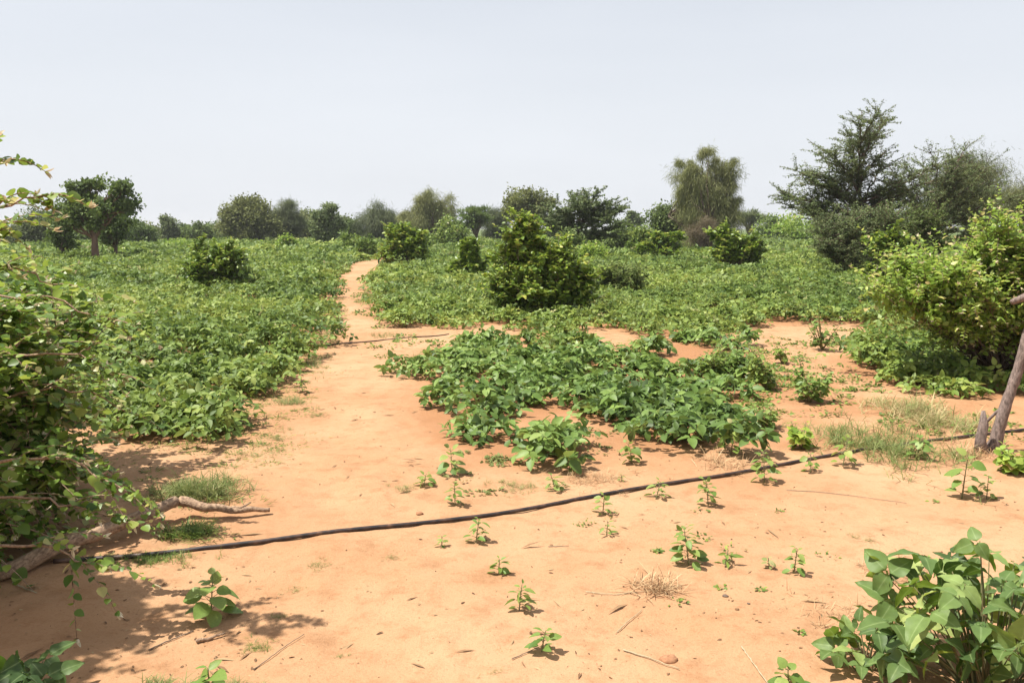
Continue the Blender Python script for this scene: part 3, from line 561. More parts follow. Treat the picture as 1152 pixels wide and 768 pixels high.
# -- tree line
far = [
 ('hazy grey-green thicket at the far left edge of the horizon', 8, 85, [(8, 280, 18, 16), (-15, 276, 20, 18)], 'leaf', 'grey'),
 ('grey-green rounded tree second from the left on the horizon', 38, 75, [(34, 260, 20, 17), (54, 253, 16, 17), (16, 268, 18, 14)], 'leaf', 'grey'),
 ('low olive tree directly behind the tall leafy tree', 92, 90, [(90, 268, 18, 12), (110, 268, 18, 10)], 'leaf', 'dark'),
 ('low dark green tree immediately right of the tall leafy tree', 155, 85, [(150, 265, 16, 12), (168, 266, 10, 9)], 'leaf', 'dark'),
 ('rounded grey-green tree between the tall leafy tree and the brownish one', 190, 100, [(190, 263, 13, 14), (183, 268, 10, 9)], 'leaf', 'grey'),
 ('low pale green tree just left of the large brownish wispy tree', 226, 100, [(224, 262, 15, 11), (240, 266, 9, 8), (212, 266, 9, 8)], 'leaf', 'acacia2'),
 ('large brownish wispy round tree on the left part of the horizon', 280, 92, [(280, 245, 24, 20), (262, 250, 16, 16), (298, 250, 15, 18), (278, 230, 18, 9)], 'leaf', 'olive'),
 ('thin see-through greyish tree right of the brownish wispy tree', 322, 96, [(322, 243, 13, 13), (332, 252, 12, 12), (312, 254, 10, 14)], 'wispy', 'grey'),
 ('dull olive bushy tree tucked behind the small dark tree left of the path', 342, 105, [(342, 257, 16, 13)], 'leaf', 'olive'),
 ('small dark green tree with a bare trunk left of the end of the path', 368, 80, [(368, 245, 15, 13), (376, 255, 13, 10), (360, 256, 11, 10), (372, 233, 11, 5)], 'leaf', 'acacia'),
 ('low dark tree between the small dark tree and the grey one beyond the path', 398, 100, [(396, 258, 12, 9)], 'leaf', 'dark'),
 ('grey-olive drooping tree straight above the end of the path', 425, 100, [(425, 248, 18, 14), (418, 243, 9, 9), (434, 244, 9, 9)], 'hang', 'grey'),
 ('tall pale drooping tree with a lumpy top right of the path end', 485, 90, [(482, 228, 14, 15), (496, 238, 14, 20), (475, 246, 18, 14), (457, 246, 11, 13)], 'hang', 'willow'),
 ('dark flat-layered tree on the horizon left of the tall glossy bush', 535, 95, [(534, 238, 15, 4), (536, 246, 16, 5), (534, 254, 14, 6)], 'flat', 'dark'),
 ('greyish thin tree just right of the dark flat-layered tree', 556, 104, [(556, 248, 13, 12), (566, 252, 9, 10)], 'wispy', 'grey'),
 ('tall olive round-topped tree behind and above the tall glossy bush', 594, 85, [(592, 222, 18, 12), (608, 230, 13, 13), (578, 236, 12, 14), (595, 246, 20, 12)], 'leaf', 'olive'),
 ('dull green bushy tree filling the gap left of the small dark tree', 350, 110, [(352, 252, 12, 14), (345, 262, 10, 8)], 'leaf', 'grey'),
 ('low dark thicket under the gap between the rounded and pale green trees', 207, 110, [(206, 262, 14, 9)], 'leaf', 'dark'),
 ('low olive thicket left of the large brownish wispy tree', 252, 108, [(253, 262, 10, 10)], 'leaf', 'olive'),
 ('low grey-green tree between the drooping pair above the path end', 445, 108, [(446, 255, 10, 10)], 'leaf', 'grey'),
 ('low dark thicket just left of the dark flat-layered tree', 516, 110, [(516, 258, 9, 7)], 'leaf', 'dark'),
 ('greyish low thicket behind the dark acacia trunk', 625, 100, [(628, 252, 16, 12)], 'leaf', 'grey'),
 ('dim olive thicket behind the gap right of the brownish tree', 306, 118, [(305, 256, 16, 13)], 'leaf', 'olive'),
 ('dim low thicket directly above the bend of the path', 384, 118, [(384, 254, 14, 11)], 'leaf', 'grey'),
 ('low dark bank of trees far left behind the second tree', 60, 110, [(62, 262, 22, 13), (80, 266, 14, 9)], 'leaf', 'dark'),
 ('low dim thicket between the low dark tree and the rounded grey-green tree', 172, 112, [(172, 263, 14, 9)], 'leaf', 'olive'),
 ('low dim thicket right of the pale green tree', 243, 115, [(244, 264, 16, 8)], 'leaf', 'dark'),
 ('tiny dark distant tree just right of the dark acacia', 710, 120, [(710, 245, 6, 7), (718, 248, 6, 4)], 'leaf', 'acacia'),
 ('small distant dull tree right of the drooping tree', 842, 120, [(842, 244, 12, 6), (852, 247, 9, 4)], 'flat', 'grey'),
]
for i, (lb, px, Yd, cr, st, mt_) in enumerate(far):
    sc = Yd / 95
    if st != 'flat': cr = cr + [(cr[0][0], 264, cr[0][2] * .8, 8)]
    dn = sum(c[2] * c[3] for c in cr) / 400
    tree(lb, px, Yd, cr, st, 60 + i, mt_, nt=int(34 + 36 * dn), per=80, ls=(.62 if st in ('hang', 'wispy') else (.5 if st == 'flat' else .30)) * sc, sig=.24, flat=.35 if st == 'flat' else .8, trad=.16 * sc, stems=2 if st == 'hang' else 1,
         fork=.3)
# far low green hedgerow-like shrubs, one by one
lows = [(508, 250, 13, 6, 'low bright shrub beside the pale drooping tree', 70), (322, 272, 8, 6, 'small bright green shrub in the field under the thin grey tree', 62), (396, 270, 9, 6, 'small bright shrub near the far end of the path', 60), (172, 285, 9, 6, 'small dark green shrub right of the tall leafy tree trunk', 52),
        (88, 290, 8, 7, 'small bright shrub at the foot of the tall leafy tree', 40), (898, 249, 26, 9, 'low wide bright green shrub on the field edge left of the tall acacia', 95), (870, 250, 14, 7, 'low bright green shrub right of the drooping tree', 110), (700, 256, 18, 9, 'low mounded shrub right of the dark acacia', 60),
        (725, 262, 14, 7, 'low sprawling shrub left of the small white-tipped bush', 48), (668, 283, 14, 8, 'low green shrub at the foot of the dark acacia', 42), (412, 275, 8, 6, 'small round shrub left of the round glossy bush by the path', 48), (640, 268, 16, 9, 'leafy low shrub in front of the dark acacia trunk', 44), (28, 290, 12, 7, 'low hazy shrub at the left edge of the field', 55), (200, 277, 14, 5, 'low bright shrub behind the leaning leafy bush', 60), (470, 268, 14, 6, 'low green shrub behind the round glossy bush', 60)]
for i, (px, cy, rx, rz, lb, Yd) in enumerate(lows):
    bot = YH + H * F / Yd; top = cy - rz; cm = (top + bot) / 2; hh_ = (bot - top) / 2
    tree(lb, px, Yd, [(px, cm, rx, hh_), (px + rx * .5, cm + hh_ * .25, rx * .7, hh_ * .75), (px - rx * .5, cm + hh_ * .3, rx * .7, hh_ * .7)], 'leaf', 90 + i, ['field', 'bright', 'field', 'acacia2'][i % 4] if i not in (3,) else 'dark', nt=46, per=60, ls=.15 * Yd / 45, name='shrub', cat='shrub', group='low shrubs far off in the field', trad=.03, stems=3, fork=.12)

# ------------------------------------------------------------------ bushes in the middle distance
MB_ = 'leafy bushes standing in the crop'
bush_px('leafy_bush', 'leaning leafy bush with a bare curved stem at its left, in the left field', 'bush', 225, 330, [(240, 290, 32, 18), (222, 304, 20, 20), (264, 297, 22, 20), (240, 312, 26, 14)], 90, OV, 6.5, 'citrus', 101, twigs=5, per=12, fill=700, group=MB_, rad=.03,
        extra=[bez(np.array(p3(196, 335, gp(225, 330)[1])), np.array(p3(193, 308, gp(225, 330)[1])), np.array(p3(212, 300, gp(225, 330)[1])), 12)] * 1, tintc=.5)
bush_px('leafy_bush', 'round glossy bush with a short trunk right beside the far end of the path', 'bush', 457, 303, [(455, 274, 24, 18), (470, 285, 16, 16), (440, 284, 13, 12), (455, 262, 12, 8)], 90, OV, 6, 'citrus', 102, twigs=5, per=11, fill=600, group=MB_, rad=.03)
bush_px('leafy_bush', 'small upright bush between the round glossy bush and the tall one', 'bush', 529, 318, [(530, 285, 13, 18), (519, 302, 12, 14), (541, 302, 12, 12)], 80, OV, 6.5, 'citrus', 103, twigs=5, per=10, fill=350, group=MB_, rad=.02)
bush_px('leafy_bush', 'tallest glossy green bush standing in the middle of the picture', 'bush', 612, 357, [(588, 275, 20, 20, 700), (604, 318, 42, 32), (640, 322, 30, 30), (576, 318, 26, 32), (594, 260, 20, 12, 260), (628, 298, 34, 22), (612, 336, 52, 20), (654, 330, 20, 22)], 240, OV, 8.2, 'citrus', 104, twigs=6, per=13, fill=1500, group=MB_, rad=.025, up=.5)
bush_px('leafy_bush', 'open light green bush with several thin stems in the crop below the drooping tree', 'bush', 828, 303, [(818, 268, 18, 16), (838, 278, 20, 16), (812, 285, 14, 12), (850, 285, 11, 10)], 80, OV, 6.3, 'citrus', 105, twigs=5, per=10, fill=500, group=MB_, rad=.025, tintc=.6)
bush_px('leafy_bush', 'small sparse bush with pale shiny leaves left of the open light green bush', 'bush', 740, 293, [(750, 272, 13, 14), (726, 280, 12, 9), (742, 285, 16, 6)], 60, OV, 6, 'citrus', 106, twigs=4, per=9, fill=300, group=MB_, rad=.02, tintc=.55)
bush_px('leafy_bush', 'dark glossy bush just left of the large pale shrub on the right', 'bush', 1010, 330, [(1003, 285, 24, 26), (1020, 300, 22, 24), (985, 305, 14, 16)], 80, OV, 6.5, 'citrus', 107, twigs=5, per=11, fill=900, group=MB_, rad=.03)
bush_px('leafy_bush', 'low sprawling green bush in front of the small sparse bush', 'bush', 690, 330, [(700, 312, 26, 14), (670, 318, 20, 10)], 60, OVN, 6, 'acacia2', 108, twigs=5, per=12, fill=500, group=MB_, rad=.012, tintc=.7)

# ------------------------------------------------------------------ large pale shrub at the right
Ys = 9.0
c = lambda px, py, Y_, rx, rz, w=1: (p3(px, py, Y_)[0], Y_, p3(px, py, Y_)[2], rx * mpp(Y_), rx * mpp(Y_) * .8, rz * mpp(Y_), w)
shrub('pale_shrub', 'large yellow-green shrub with pinkish shoot tips filling the right edge', 'shrub', (p3(1130, 300, 9.6)[0], 9.6),
      [c(1095, 322, 9.2, 76, 38, 3), c(1150, 308, 9.0, 66, 50, 3), c(1055, 332, 8.8, 60, 34, 2), c(1030, 312, 9.6, 48, 26, 1), c(1190, 310, 8.6, 60, 62, 2), c(1120, 340, 8.8, 64, 34, 2), c(1215, 270, 9, 60, 45, 1)],
      520, OV, .075, 'bright', 120, twigs=6, per=13, twl=.36, spread=.6, up=.2, tips=.35, rad=.016, fill=6500, tintc=.5, tints=.22)

# leaning grey trunk at the right edge
Yt = gp(1108, 506)[1]
def at2(px, py, dy=0): return p3(px, py, Yt + dy)
tk = empty('leaning_trunk', (at2(1118, 500)[0], Yt, hz1(at2(1118, 500)[0], Yt))); tag(tk, 'leaning grey dead trunk with a broken stub rising at the right edge', 'tree trunk')
g = Geo(); rng = np.random.RandomState(9)
pth = np.array([at2(1116, 508), at2(1122, 485), at2(1132, 458), at2(1142, 425), at2(1150, 398), at2(1162, 360), at2(1180, 300), at2(1210, 230)])
tt = np.linspace(0, 7, 40); pth = np.stack([np.interp(tt, range(8), pth[:, i]) for i in range(3)], -1); pth[:, 0] += np.sin(tt * 2.3) * .006
g.tube(pth, np.interp(tt, [0, .6, 2, 7], [.056, .047, .040, .026]), 14, rng, .22)
g.build('trunk', M['deadwood'], tk, tk.location)
g = Geo(); p = np.array([at2(1104, 512, -.05), at2(1103, 495, -.05), at2(1107, 478, -.05), at2(1106, 462, -.05)]); g.tube(p, [.05, .042, .036, .012], 12, rng, .3); g.build('broken_stub', M['deadwood'], tk, tk.location)
g = Geo(); p = np.array([at2(1132, 455), at2(1110, 470, .05), at2(1098, 492, .08)]); g.tube(np.concatenate([bez(p[0], p[1], p[2], 8)]), np.linspace(.012, .007, 8), 8, rng, .2); g.build('branch', M['deadwood'], tk, tk.location)
g = Geo(); p = np.array([at2(1172, 325), at2(1150, 335), at2(1138, 340)]); g.tube(p, [.03, .028, .022], 8, rng, .2); g.build('branch', M['deadwood'], tk, tk.location)

# ------------------------------------------------------------------ big bush at the left edge with long sprays
def spray(pts, Y_):
    P = np.array([p3(a, b, Y_ + (d if len(q) > 2 else 0)) for q in pts for a, b, d in [(*q, 0)[:3]]]); t = np.linspace(0, len(P) - 1, 12)
    return np.stack([np.interp(t, range(len(P)), P[:, i]) for i in range(3)], -1)
sp = [spray([(-260, 420), (-110, 290), (-20, 238), (44, 222)], 3.4), spray([(-240, 400), (-120, 260), (-50, 205), (4, 180)], 3.3), spray([(-240, 400), (-90, 290), (-30, 262), (4, 252)], 3.5),
      spray([(-160, 560), (-20, 520), (70, 512), (118, 540)], 3.4), spray([(-160, 600), (-10, 560), (60, 560), (122, 580)], 3.7), spray([(-160, 640), (-20, 615), (50, 612), (104, 634)], 3.3),
      spray([(-160, 500), (-10, 330), (60, 335), (130, 360)], 4.6), spray([(-160, 500), (-20, 300), (20, 300), (60, 320)], 4.4), spray([(-160, 520), (0, 400), (80, 395), (128, 420)], 4.4), spray([(-160, 560), (20, 440), (90, 440), (140, 462)], 4.5), spray([(-160, 560), (20, 500), (90, 520), (160, 560)], 4.4)]
shrub('rounded_leaf_bush', 'large dark green bush with long drooping sprays of rounded leaves along the left edge', 'bush', (-3.35, 4.3),
      [(-3.15, 4.7, .72, .64, .8, .6, 3), (-2.95, 4.3, .45, .55, .6, .42, 2.5), (-3.3, 5.4, .85, .75, .8, .65, 2), (-2.95, 4.35, .3, .6, .6, .35, 2), (-3.25, 3.4, 1.4, .9, .8, .9, 2), (-3.15, 3.0, 2.1, .5, .75, .4, 4.0), (-3.3, 2.6, 1.6, .9, .7, .8, 1.3), (-2.75, 3.9, .3, .35, .4, .28, 1)],
      720, ROUND, .072, 'jujube', 130, twigs=6, per=12, twl=.34, spread=.55, up=.05, droop=.25, tips=.7, rad=.014, fill=8500, extra=sp, tintc=.56, tints=.24, bark='log')

# ------------------------------------------------------------------ hoses, log, twigs
def ground_path(pxs, n, lift, wob=.0, seed=0):
    P = np.array([gp(*q) for q in pxs]); t = np.linspace(0, len(P) - 1, n)
    k = np.arange(len(P)); x = np.interp(t, k, P[:, 0]); y = np.interp(t, k, P[:, 1])
    ker = np.ones(9) / 9; xp = np.pad(x, 4, 'reflect', reflect_type='odd'); yp = np.pad(y, 4, 'reflect', reflect_type='odd'); x = np.convolve(xp, ker, 'valid'); y = np.convolve(yp, ker, 'valid')
    r = np.random.RandomState(seed); y = y + wob * np.interp(t, np.linspace(0, len(P), 14), r.normal(size=14))
    z = hz_(x, y); z = np.convolve(np.pad(z, 6, 'edge'), np.ones(13) / 13, 'valid'); z = np.maximum(z, hz_(x, y)- .004)
    return np.stack([x, y, z + lift], -1)
g = Geo(); g.tube(ground_path([(60, 636), (130, 630), (215, 623), (300, 613), (384, 602), (480, 590), (576, 576), (650, 562), (720, 549), (790, 538), (850, 528), (900, 519), (950, 510), (1020, 500), (1090, 492), (1160, 484), (1260, 470)], 160, .012, .003), .0115, 12)
tag(g.build('hose', M['hose']), 'long black irrigation hose lying across the sand in the foreground', 'hose')
g = Geo(); g.tube(ground_path([(355, 391), (380, 387), (420, 384), (470, 379), (492, 377.5), (505, 376)], 60, .008, .006, 3), .0085, 8)
tag(g.build('hose', M['hose']), 'thin black hose crossing the path further back, half hidden by leaves', 'hose')

rng = np.random.RandomState(4)
def gz(px, py, dz=0): x, y = gp(px, py); return np.array([x, y, hz1(x, y) + dz])
lg = empty('fallen_branch', gz(150, 610)); tag(lg, 'crooked weathered fallen branch lying on the sand under the left bush', 'branch')
g = Geo(); A = [gz(-60, 668, .035), gz(20, 648, .045), gz(95, 622, .07), gz(150, 604, .09), gz(200, 583, .10)]
t = np.linspace(0, 4, 28); A = np.array(A); P = np.stack([np.interp(t, range(5), A[:, i]) for i in range(3)], -1); P += np.stack([np.sin(t * 3) * .008, np.cos(t * 4) * .008, np.sin(t * 5) * .006], -1)
g.tube(P, np.linspace(.044, .030, 28), 14, rng, .08); g.build('limb', M['log'], lg, lg.location)
g = Geo(); A = np.array([gz(204, 582, .095), gz(235, 584, .065), gz(270, 584, .045), gz(304, 581, .03)]); t = np.linspace(0, 3, 20); P = np.stack([np.interp(t, range(4), A[:, i]) for i in range(3)], -1); P[:, 2] += np.sin(t * 6) * .005
g.tube(P, np.linspace(.030, .012, 20) * (1 + .05 * np.sin(t * 9)), 12, rng, .1); g.build('limb', M['log'], lg, lg.location)
g = Geo(); g.tube(np.array([gz(262, 583, .055), gz(272, 584, .06), gz(283, 581, .075)]), [.010, .008, .004], 8); g.build('side_twig', M['log'], lg, lg.location)

def twig(label, pts, r0, r1, material='twig', cat='twig', name='twig'):
    r0 *= .7; r1 *= .6
    A = np.array([gz(a, b, max(r0, .006) + (d[0] if d else 0)) for a, b, *d in pts]); n = len(A); t = np.linspace(0, n - 1, 5 * n)
    P = np.stack([np.interp(t, range(n), A[:, i]) for i in range(3)], -1); P += rng.normal(size=P.shape) * r0 * .25
    g = Geo(); g.tube(P, np.linspace(r0, r1, len(P)), 8, rng, .2); o = g.build(name, M[material], None, tuple(A[0])); tag(o, label, cat, 'twigs lying on the sand'); return o
twig('straight pale stick lying on the sand at the bottom of the picture', [(701, 737), (735, 746), (764, 758)], .0045, .003, 'paletwig')
twig('short thick broken piece of brown wood beside the leafy seedling under the left bush', [(220, 722), (236, 717), (253, 712)], .013, .007, 'log')
twig('thin dark twig on shaded sand left of the short brown wood piece', [(167, 728), (190, 718), (218, 707)], .005, .003)
twig('short pale twig sticking out at the left edge beside the fallen branch', [(14, 657), (28, 662), (42, 667)], .006, .003, 'paletwig')
twig('thin straight twig on bare sand between the hose and the straw tuft', [(617, 614), (640, 613)], .003, .002)
twig('long thin pale straw stem lying left of the straw tuft', [(659, 669), (690, 671), (728, 667)], .0035, .002, 'paletwig')
twig('short pale twig lying below the straw tuft', [(694, 712), (706, 700), (722, 690)], .0035, .002, 'paletwig')
twig('thin brown runner on the sand left of the short seedling at the bottom', [(576, 744), (590, 738), (606, 731)], .003, .002)
twig('thin curved dark stem trailing at the edge of the shade bottom left', [(285, 753), (300, 742), (322, 727), (342, 714)], .003, .002)
twig('long thin root across the sand below the hose at the right', [(885, 549), (920, 553), (958, 557), (1020, 566)], .003, .002)
twig('pale runner stem rising at the bottom edge left of the bean plant', [(834, 732), (846, 748), (866, 772)], .005, .004, 'paletwig')

def clod(label, px, py, r, material='clod', name='clod', cat='clod'):
    g = Geo(); n = 9; m = 12; V = []; rg = np.random.RandomState(int(px)); c0 = gz(px, py)
    for i in range(n + 1):
        for j in range(m):
            a = math.pi * i / n; b = 2 * math.pi * j / m; q = 1 + .45 * (vn(3 + 2 * math.sin(a) * math.cos(b) + px, 3 + 2 * math.cos(a) + 2 * math.sin(a) * math.sin(b)) - .5) + .12 * rg.rand()
            V.append((c0[0] + r * q * math.sin(a) * math.cos(b), c0[1] + r * q * math.sin(a) * math.sin(b) * .8, c0[2] + r * .25 + r * .55 * q * math.cos(a)))
    f = [(i * m + j, (i + 1) * m + j, (i + 1) * m + (j + 1) % m, i * m + (j + 1) % m) for i in range(n) for j in range(m)]
    g.add(V, f, .5); o = g.build(name, M[material], None, tuple(c0)); tag(o, label, cat, 'small clods of earth on the sand'); return o
clod('reddish crumbly clod of earth at the end of the straight pale stick', 752, 743, .032)
clod('small dark clod on open sand left of the yellow seedling pair', 816, 674, .013, 'bark')
clod('tiny clod on open sand below the small dark clod', 829, 690, .009, 'litter')
clod('tiny dark clod in the sand below the reddish clod level', 842, 683, .007, 'bark')
clod('small reddish clod on the sand above the hose beside the first seedlings', 472, 578, .02)

# ------------------------------------------------------------------ seedlings and young plants
SD = 'seedlings scattered on the sand'
def seedling(label, px, py, hpx, wpx, nl, seed, material='yellowish', T=OV, ls=None, name='seedling', cat='seedling', group=SD, stems=1, fine=False):
    x, y = gp(px, py); z0 = hz1(x, y); m = mpp(math.hypot(y, H)); h = hpx * m; w = wpx * m / 2; rng = np.random.RandomState(seed)
    root = empty(name, (x, y, z0)); tag(root, label, cat, group); gs = Geo(); gl = Geo(); ls = (ls or max(.03, w * .62)) * (1.55 if stems == 1 else 1.15)
    for s in range(stems):
        a = rng.rand() * 6.28; off = (w * .55 if stems > 1 else w * rng.uniform(.05, .5)); hh = h * (1 if s == 0 else rng.uniform(.55, .95))
        top = np.array([x + math.cos(a) * off, y + math.sin(a) * off, z0 + hh * .92]); b0 = np.array([x, y, z0 - .01]); md = (b0 + top) / 2 + np.array([0, 0, hh * .1]); st = bez(b0, md, top, 9)
        gs.tube(st, np.linspace(max(.0035, h * .018), .0018, 9), 6)
        n = max(4, nl // stems)
        for i in range(n):
            t = .18 + .82 * i / (n - 1); p = st[int(t * 8)] * 1.0; th = i * 2.4 + rng.rand() * .8; rad_ = w * (.50 - .34 * t) * (.5 + .6 * rng.rand()) * (1 if stems == 1 else .6)
            o_ = np.array([math.cos(th), math.sin(th), 0]); q = p + o_ * rad_ + np.array([0, 0, rad_ * (.25 + .5 * t)])
            gs.tube(bez(p, (p + q) / 2 + np.array([0, 0, rad_ * .1]), q, 4), [.0016, .0014, .0012, .001], 4)
            gl.leaves(T, q[None], (o_ + np.array([0, 0, -.15 + .7 * (t > .85)]) + rng.normal(size=3) * .25)[None], (np.array([0, 0, 1.]) + rng.normal(size=3) * .35)[None], ls * rng.uniform(.6, 1.1) * (1 - .35 * (t > .85)), np.clip(.45 + .25 * t + .18 * rng.normal(), 0, 1))
    gs.build('stem', M['stem'], root, root.location); gl.build('leaves', M[material], root, root.location); return root
sdl = [
 ('leafy seedling standing on the edge of the left bush shade', 237, 693, 52, 66, 12, 'yellowish', 'OVW', .055),
 ('tall seedling touching the lower side of the hose near its middle', 535, 609, 28, 28, 11, 'yellowish', 'OV', .035),
 ('tiny seedling below and left of the one touching the hose', 497, 614, 12, 14, 6, 'yellowish', 'OV', .022),
 ('small seedling alone on open sand, upper of three in a descending row', 561, 646, 20, 22, 9, 'yellowish', 'OV', .028),
 ('upright seedling on open sand, middle of three in a descending row', 584, 688, 30, 28, 10, 'yellowish', 'OV', .034),
 ('flat-topped seedling on open sand, lowest of three in a descending row', 609, 735, 26, 30, 7, 'yellowish', 'OV', .036),
 ('wide bright seedling beside the straw tuft', 775, 638, 44, 48, 16, 'yellowish', 'OV', .042),
 ('bushy seedling just under the hose, left of the two big hose seedlings', 797, 568, 32, 36, 14, 'yellowish', 'OVW', .034),
 ('flat seedling growing against the hose right of its middle', 738, 560, 18, 34, 9, 'yellowish', 'OV', .035),
 ('thin seedling rising in front of the hose with leaves above it', 678, 577, 24, 26, 8, 'yellowish', 'OV', .034),
 ('sparse spindly seedling below the thin one in front of the hose', 682, 602, 16, 26, 6, 'yellowish', 'OVN', .035),
 ('thin upright seedling on open sand right of the straw tuft', 893, 645, 32, 26, 9, 'yellowish', 'OV', .032),
 ('wide seedling astride the hose left of the grass clump', 860, 540, 36, 46, 16, 'yellowish', 'OVW', .036),
 ('small pale seedling astride the hose right of the wide one', 912, 530, 22, 26, 9, 'yellowish', 'OVW', .033),
 ('tall leggy seedling with folded leaves on sand near the right edge', 1082, 560, 52, 42, 9, 'yellowish', 'OVW', .06),
 ('short thin seedling beside the tall leggy one near the right edge', 1110, 560, 28, 18, 6, 'yellowish', 'OVW', .036),
 ('seedling standing on the hose at the right end of the grass clump', 1030, 518, 26, 38, 11, 'cowpea', 'OVW', .045),
 ('pale round-leaved seedling at the left foot of the grass clump', 948, 524, 32, 40, 10, 'field', 'OVW', .045),
 ('small bushy seedling above the hose between sand and middle bean patch', 512, 568, 26, 24, 10, 'yellowish', 'OV', .035),
 ('low two-leaved seedling left of the small bushy one above the hose', 477, 548, 14, 26, 7, 'yellowish', 'OV', .038),
 ('broad-leaved seedling at the lower left tip of the middle bean patch', 509, 535, 32, 30, 9, 'yellowish', 'OVW', .055),
 ('light seedling in the dry litter below the middle bean patch', 625, 550, 20, 24, 8, 'yellowish', 'OV', .036),
 ('dark seedling right below the middle bean patch, above the hose', 712, 520, 26, 34, 10, 'field', 'OVW', .045),
 ('light seedling at the front corner of the small bean tongue', 640, 528, 22, 30, 9, 'field', 'OVW', .042),
 ('tiny seedling above the hose right of the dry litter', 700, 540, 8, 10, 5, 'yellowish', 'OV', .018),
 ('small weed on the left margin of the path beside the left field', 340, 443, 18, 18, 10, 'field', 'OV', .05),
 ('bunched seedling at the front right foot of the middle bean patch', 822, 512, 42, 48, 20, 'field', 'OVW', .045),
 ('seedling half hidden in the litter left of the bunched one', 786, 500, 24, 30, 10, 'field', 'OVW', .042),
 ('tiny seedling low on the sand between the hose and thin upright one', 866, 638, 12, 14, 6, 'grass', 'OV', .022),
 ('thin weed with narrow leaves beside the tiny one right of the straw tuft', 815, 636, 16, 28, 8, 'field', 'OVN', .04),
 ('small three-leaved seedling peeking in at the bottom edge right of the runner stem', 888, 775, 26, 26, 6, 'yellowish', 'OVW', .05),
 ('pointed seedling at the bottom edge under the left bush shade', 236, 782, 34, 20, 6, 'yellowish', 'OV', .06),
]
TT = {'OV': OV, 'OVW': OVW, 'OVN': OVN}
for i, (lb, px, py, hh, ww, nl, mt_, T, ls) in enumerate(sdl):
    seedling(lb, px, py, hh, ww, int(nl * 1.7), 200 + i, mt_, TT[T], ls * 1.05)

YB = 'young bushy plants on the sand at the right'
yb = [('round bright young plant, left of the pair in the middle of the right sand', 862, 438, 56, 76, 'field', 62), ('round pale young plant, right of the pair in the middle of the right sand', 911, 452, 56, 72, 'yellowish', 66),
      ('tall dark young plant on the sand strip at the edge of the right field', 925, 394, 46, 60, 'cowpea', 40), ('low round young plant below the pair on the right sand', 861, 480, 32, 58, 'yellowish', 30),
      ('pale low young plant between the low round one and the grass clump', 902, 503, 32, 46, 'bright', 28), ('dark young plant at the right end of the middle bean patch', 805, 424, 40, 62, 'field', 52), ('light green young plant at the foot of the leaning dead trunk', 1140, 532, 32, 56, 'bright', 40),
      ('small dark young plant on the left of the pair, touching the bean patch', 835, 420, 30, 30, 'cowpea', 20), ('green young plant behind the pair near the right field edge', 880, 408, 24, 34, 'field', 20)]
for i, (lb, px, py, hh, ww, mt_, nl) in enumerate(yb):
    seedling(lb, px, py, hh, ww, nl * 4, 300 + i, mt_, OVW, .058, name='young_plant', cat='plant', group=YB, stems=7)

# big bean plants close to the camera
def bean(label, px, py, hpx, wpx, nl, seed, ls, group='bean plants close to the camera', material='bean', ymul=.8, xoff=0):
    x, y = gp(px, py); z0 = hz1(x, y); m = mpp(math.hypot(y, H)); h = hpx * m; w = wpx * m / 2; rng = np.random.RandomState(seed)
    root = empty('bean_plant', (x, y, z0)); tag(root, label, 'bean plant', group); gs = Geo(); gl = Geo()
    for i in range(nl):
        th = i * 2.399 + rng.rand() * .5; r = w * math.sqrt((i + .5) / nl) * rng.uniform(.8, 1.05); top = h * math.sqrt(max(.05, 1 - .85 * (r / w) ** 2)) * rng.uniform(.3, 1.05)
        o_ = np.array([math.cos(th), math.sin(th) * ymul, 0]); q = np.array([x, y, z0 + top]) + o_ * r; b0 = np.array([x, y, z0 - .01]) + o_ * .25 * r + rng.normal(size=3) * .01
        b0[2] = z0 - .01; gs.tube(bez(b0, b0 * .6 + q * .4 + np.array([0, 0, .25 * top]), q, 8), np.linspace(.0036, .0018, 8), 6)
        D = o_ * .8 + rng.normal(size=3) * .35 + np.array([0, 0, .15]); Nn = np.array([0, 0, 1.]) + o_ * .5 + rng.normal(size=3) * .35
        gl.leaves(TRIF, q[None], D[None], Nn[None], ls * rng.uniform(.6, 1.1), np.clip(.45 + .3 * rng.normal(), 0, 1))
    gs.build('stems', M['stem'], root, root.location); gl.build('leaves', M[material], root, root.location); return root
bean('large leafy bean plant filling the bottom right corner', 1112, 772, 158, 268, 115, 401, .118)
bean('small bean plant left of the large one in the bottom right corner', 975, 752, 55, 84, 20, 402, .095)
bean('bean plant with big dark leaves cut by the bottom left corner', 8, 800, 60, 110, 22, 403, .11)

# ------------------------------------------------------------------ grass tufts and straw
def grass(label, px, py, wpx, hpx, n, seed, material='grass', name='grass_tuft', cat='grass', group='grass tufts on the sand', dpx=None, dry=0., T=BLADE, flatness=1.1):
    x, y = gp(px, py); z0 = hz1(x, y); m = mpp(math.hypot(y, H)); rng = np.random.RandomState(seed); w = wpx * m / 2; d = ((gp(px, py - dpx / 2)[1] - gp(px, py + dpx / 2)[1]) / 2) if dpx else w * .6
    k = max(6, n // 6); cx = rng.normal(size=k) * .42 * w; cy = rng.normal(size=k) * .42 * d; j = rng.randint(0, k, n)
    bx = x + cx[j] + rng.normal(size=n) * .07 * w; by = y + cy[j] + rng.normal(size=n) * .07 * max(w, .05); P = np.stack([bx, by, hz_(bx, by) - .003], -1)
    D = rng.normal(size=(n, 3)) * flatness; D[:, 2] = abs(D[:, 2]) * .4 + .55; Nn = -D * np.array([1, 1, 0]) + np.array([0, 0, .6])
    g = Geo(); g.leaves(T, P, D, Nn, hpx * m * (.5 + .8 * rng.rand(n)), np.clip(.35 + dry + .28 * rng.normal(size=n), 0, 1))
    o = g.build(name, M[material], None, (x, y, z0)); tag(o, label, cat, group); return o
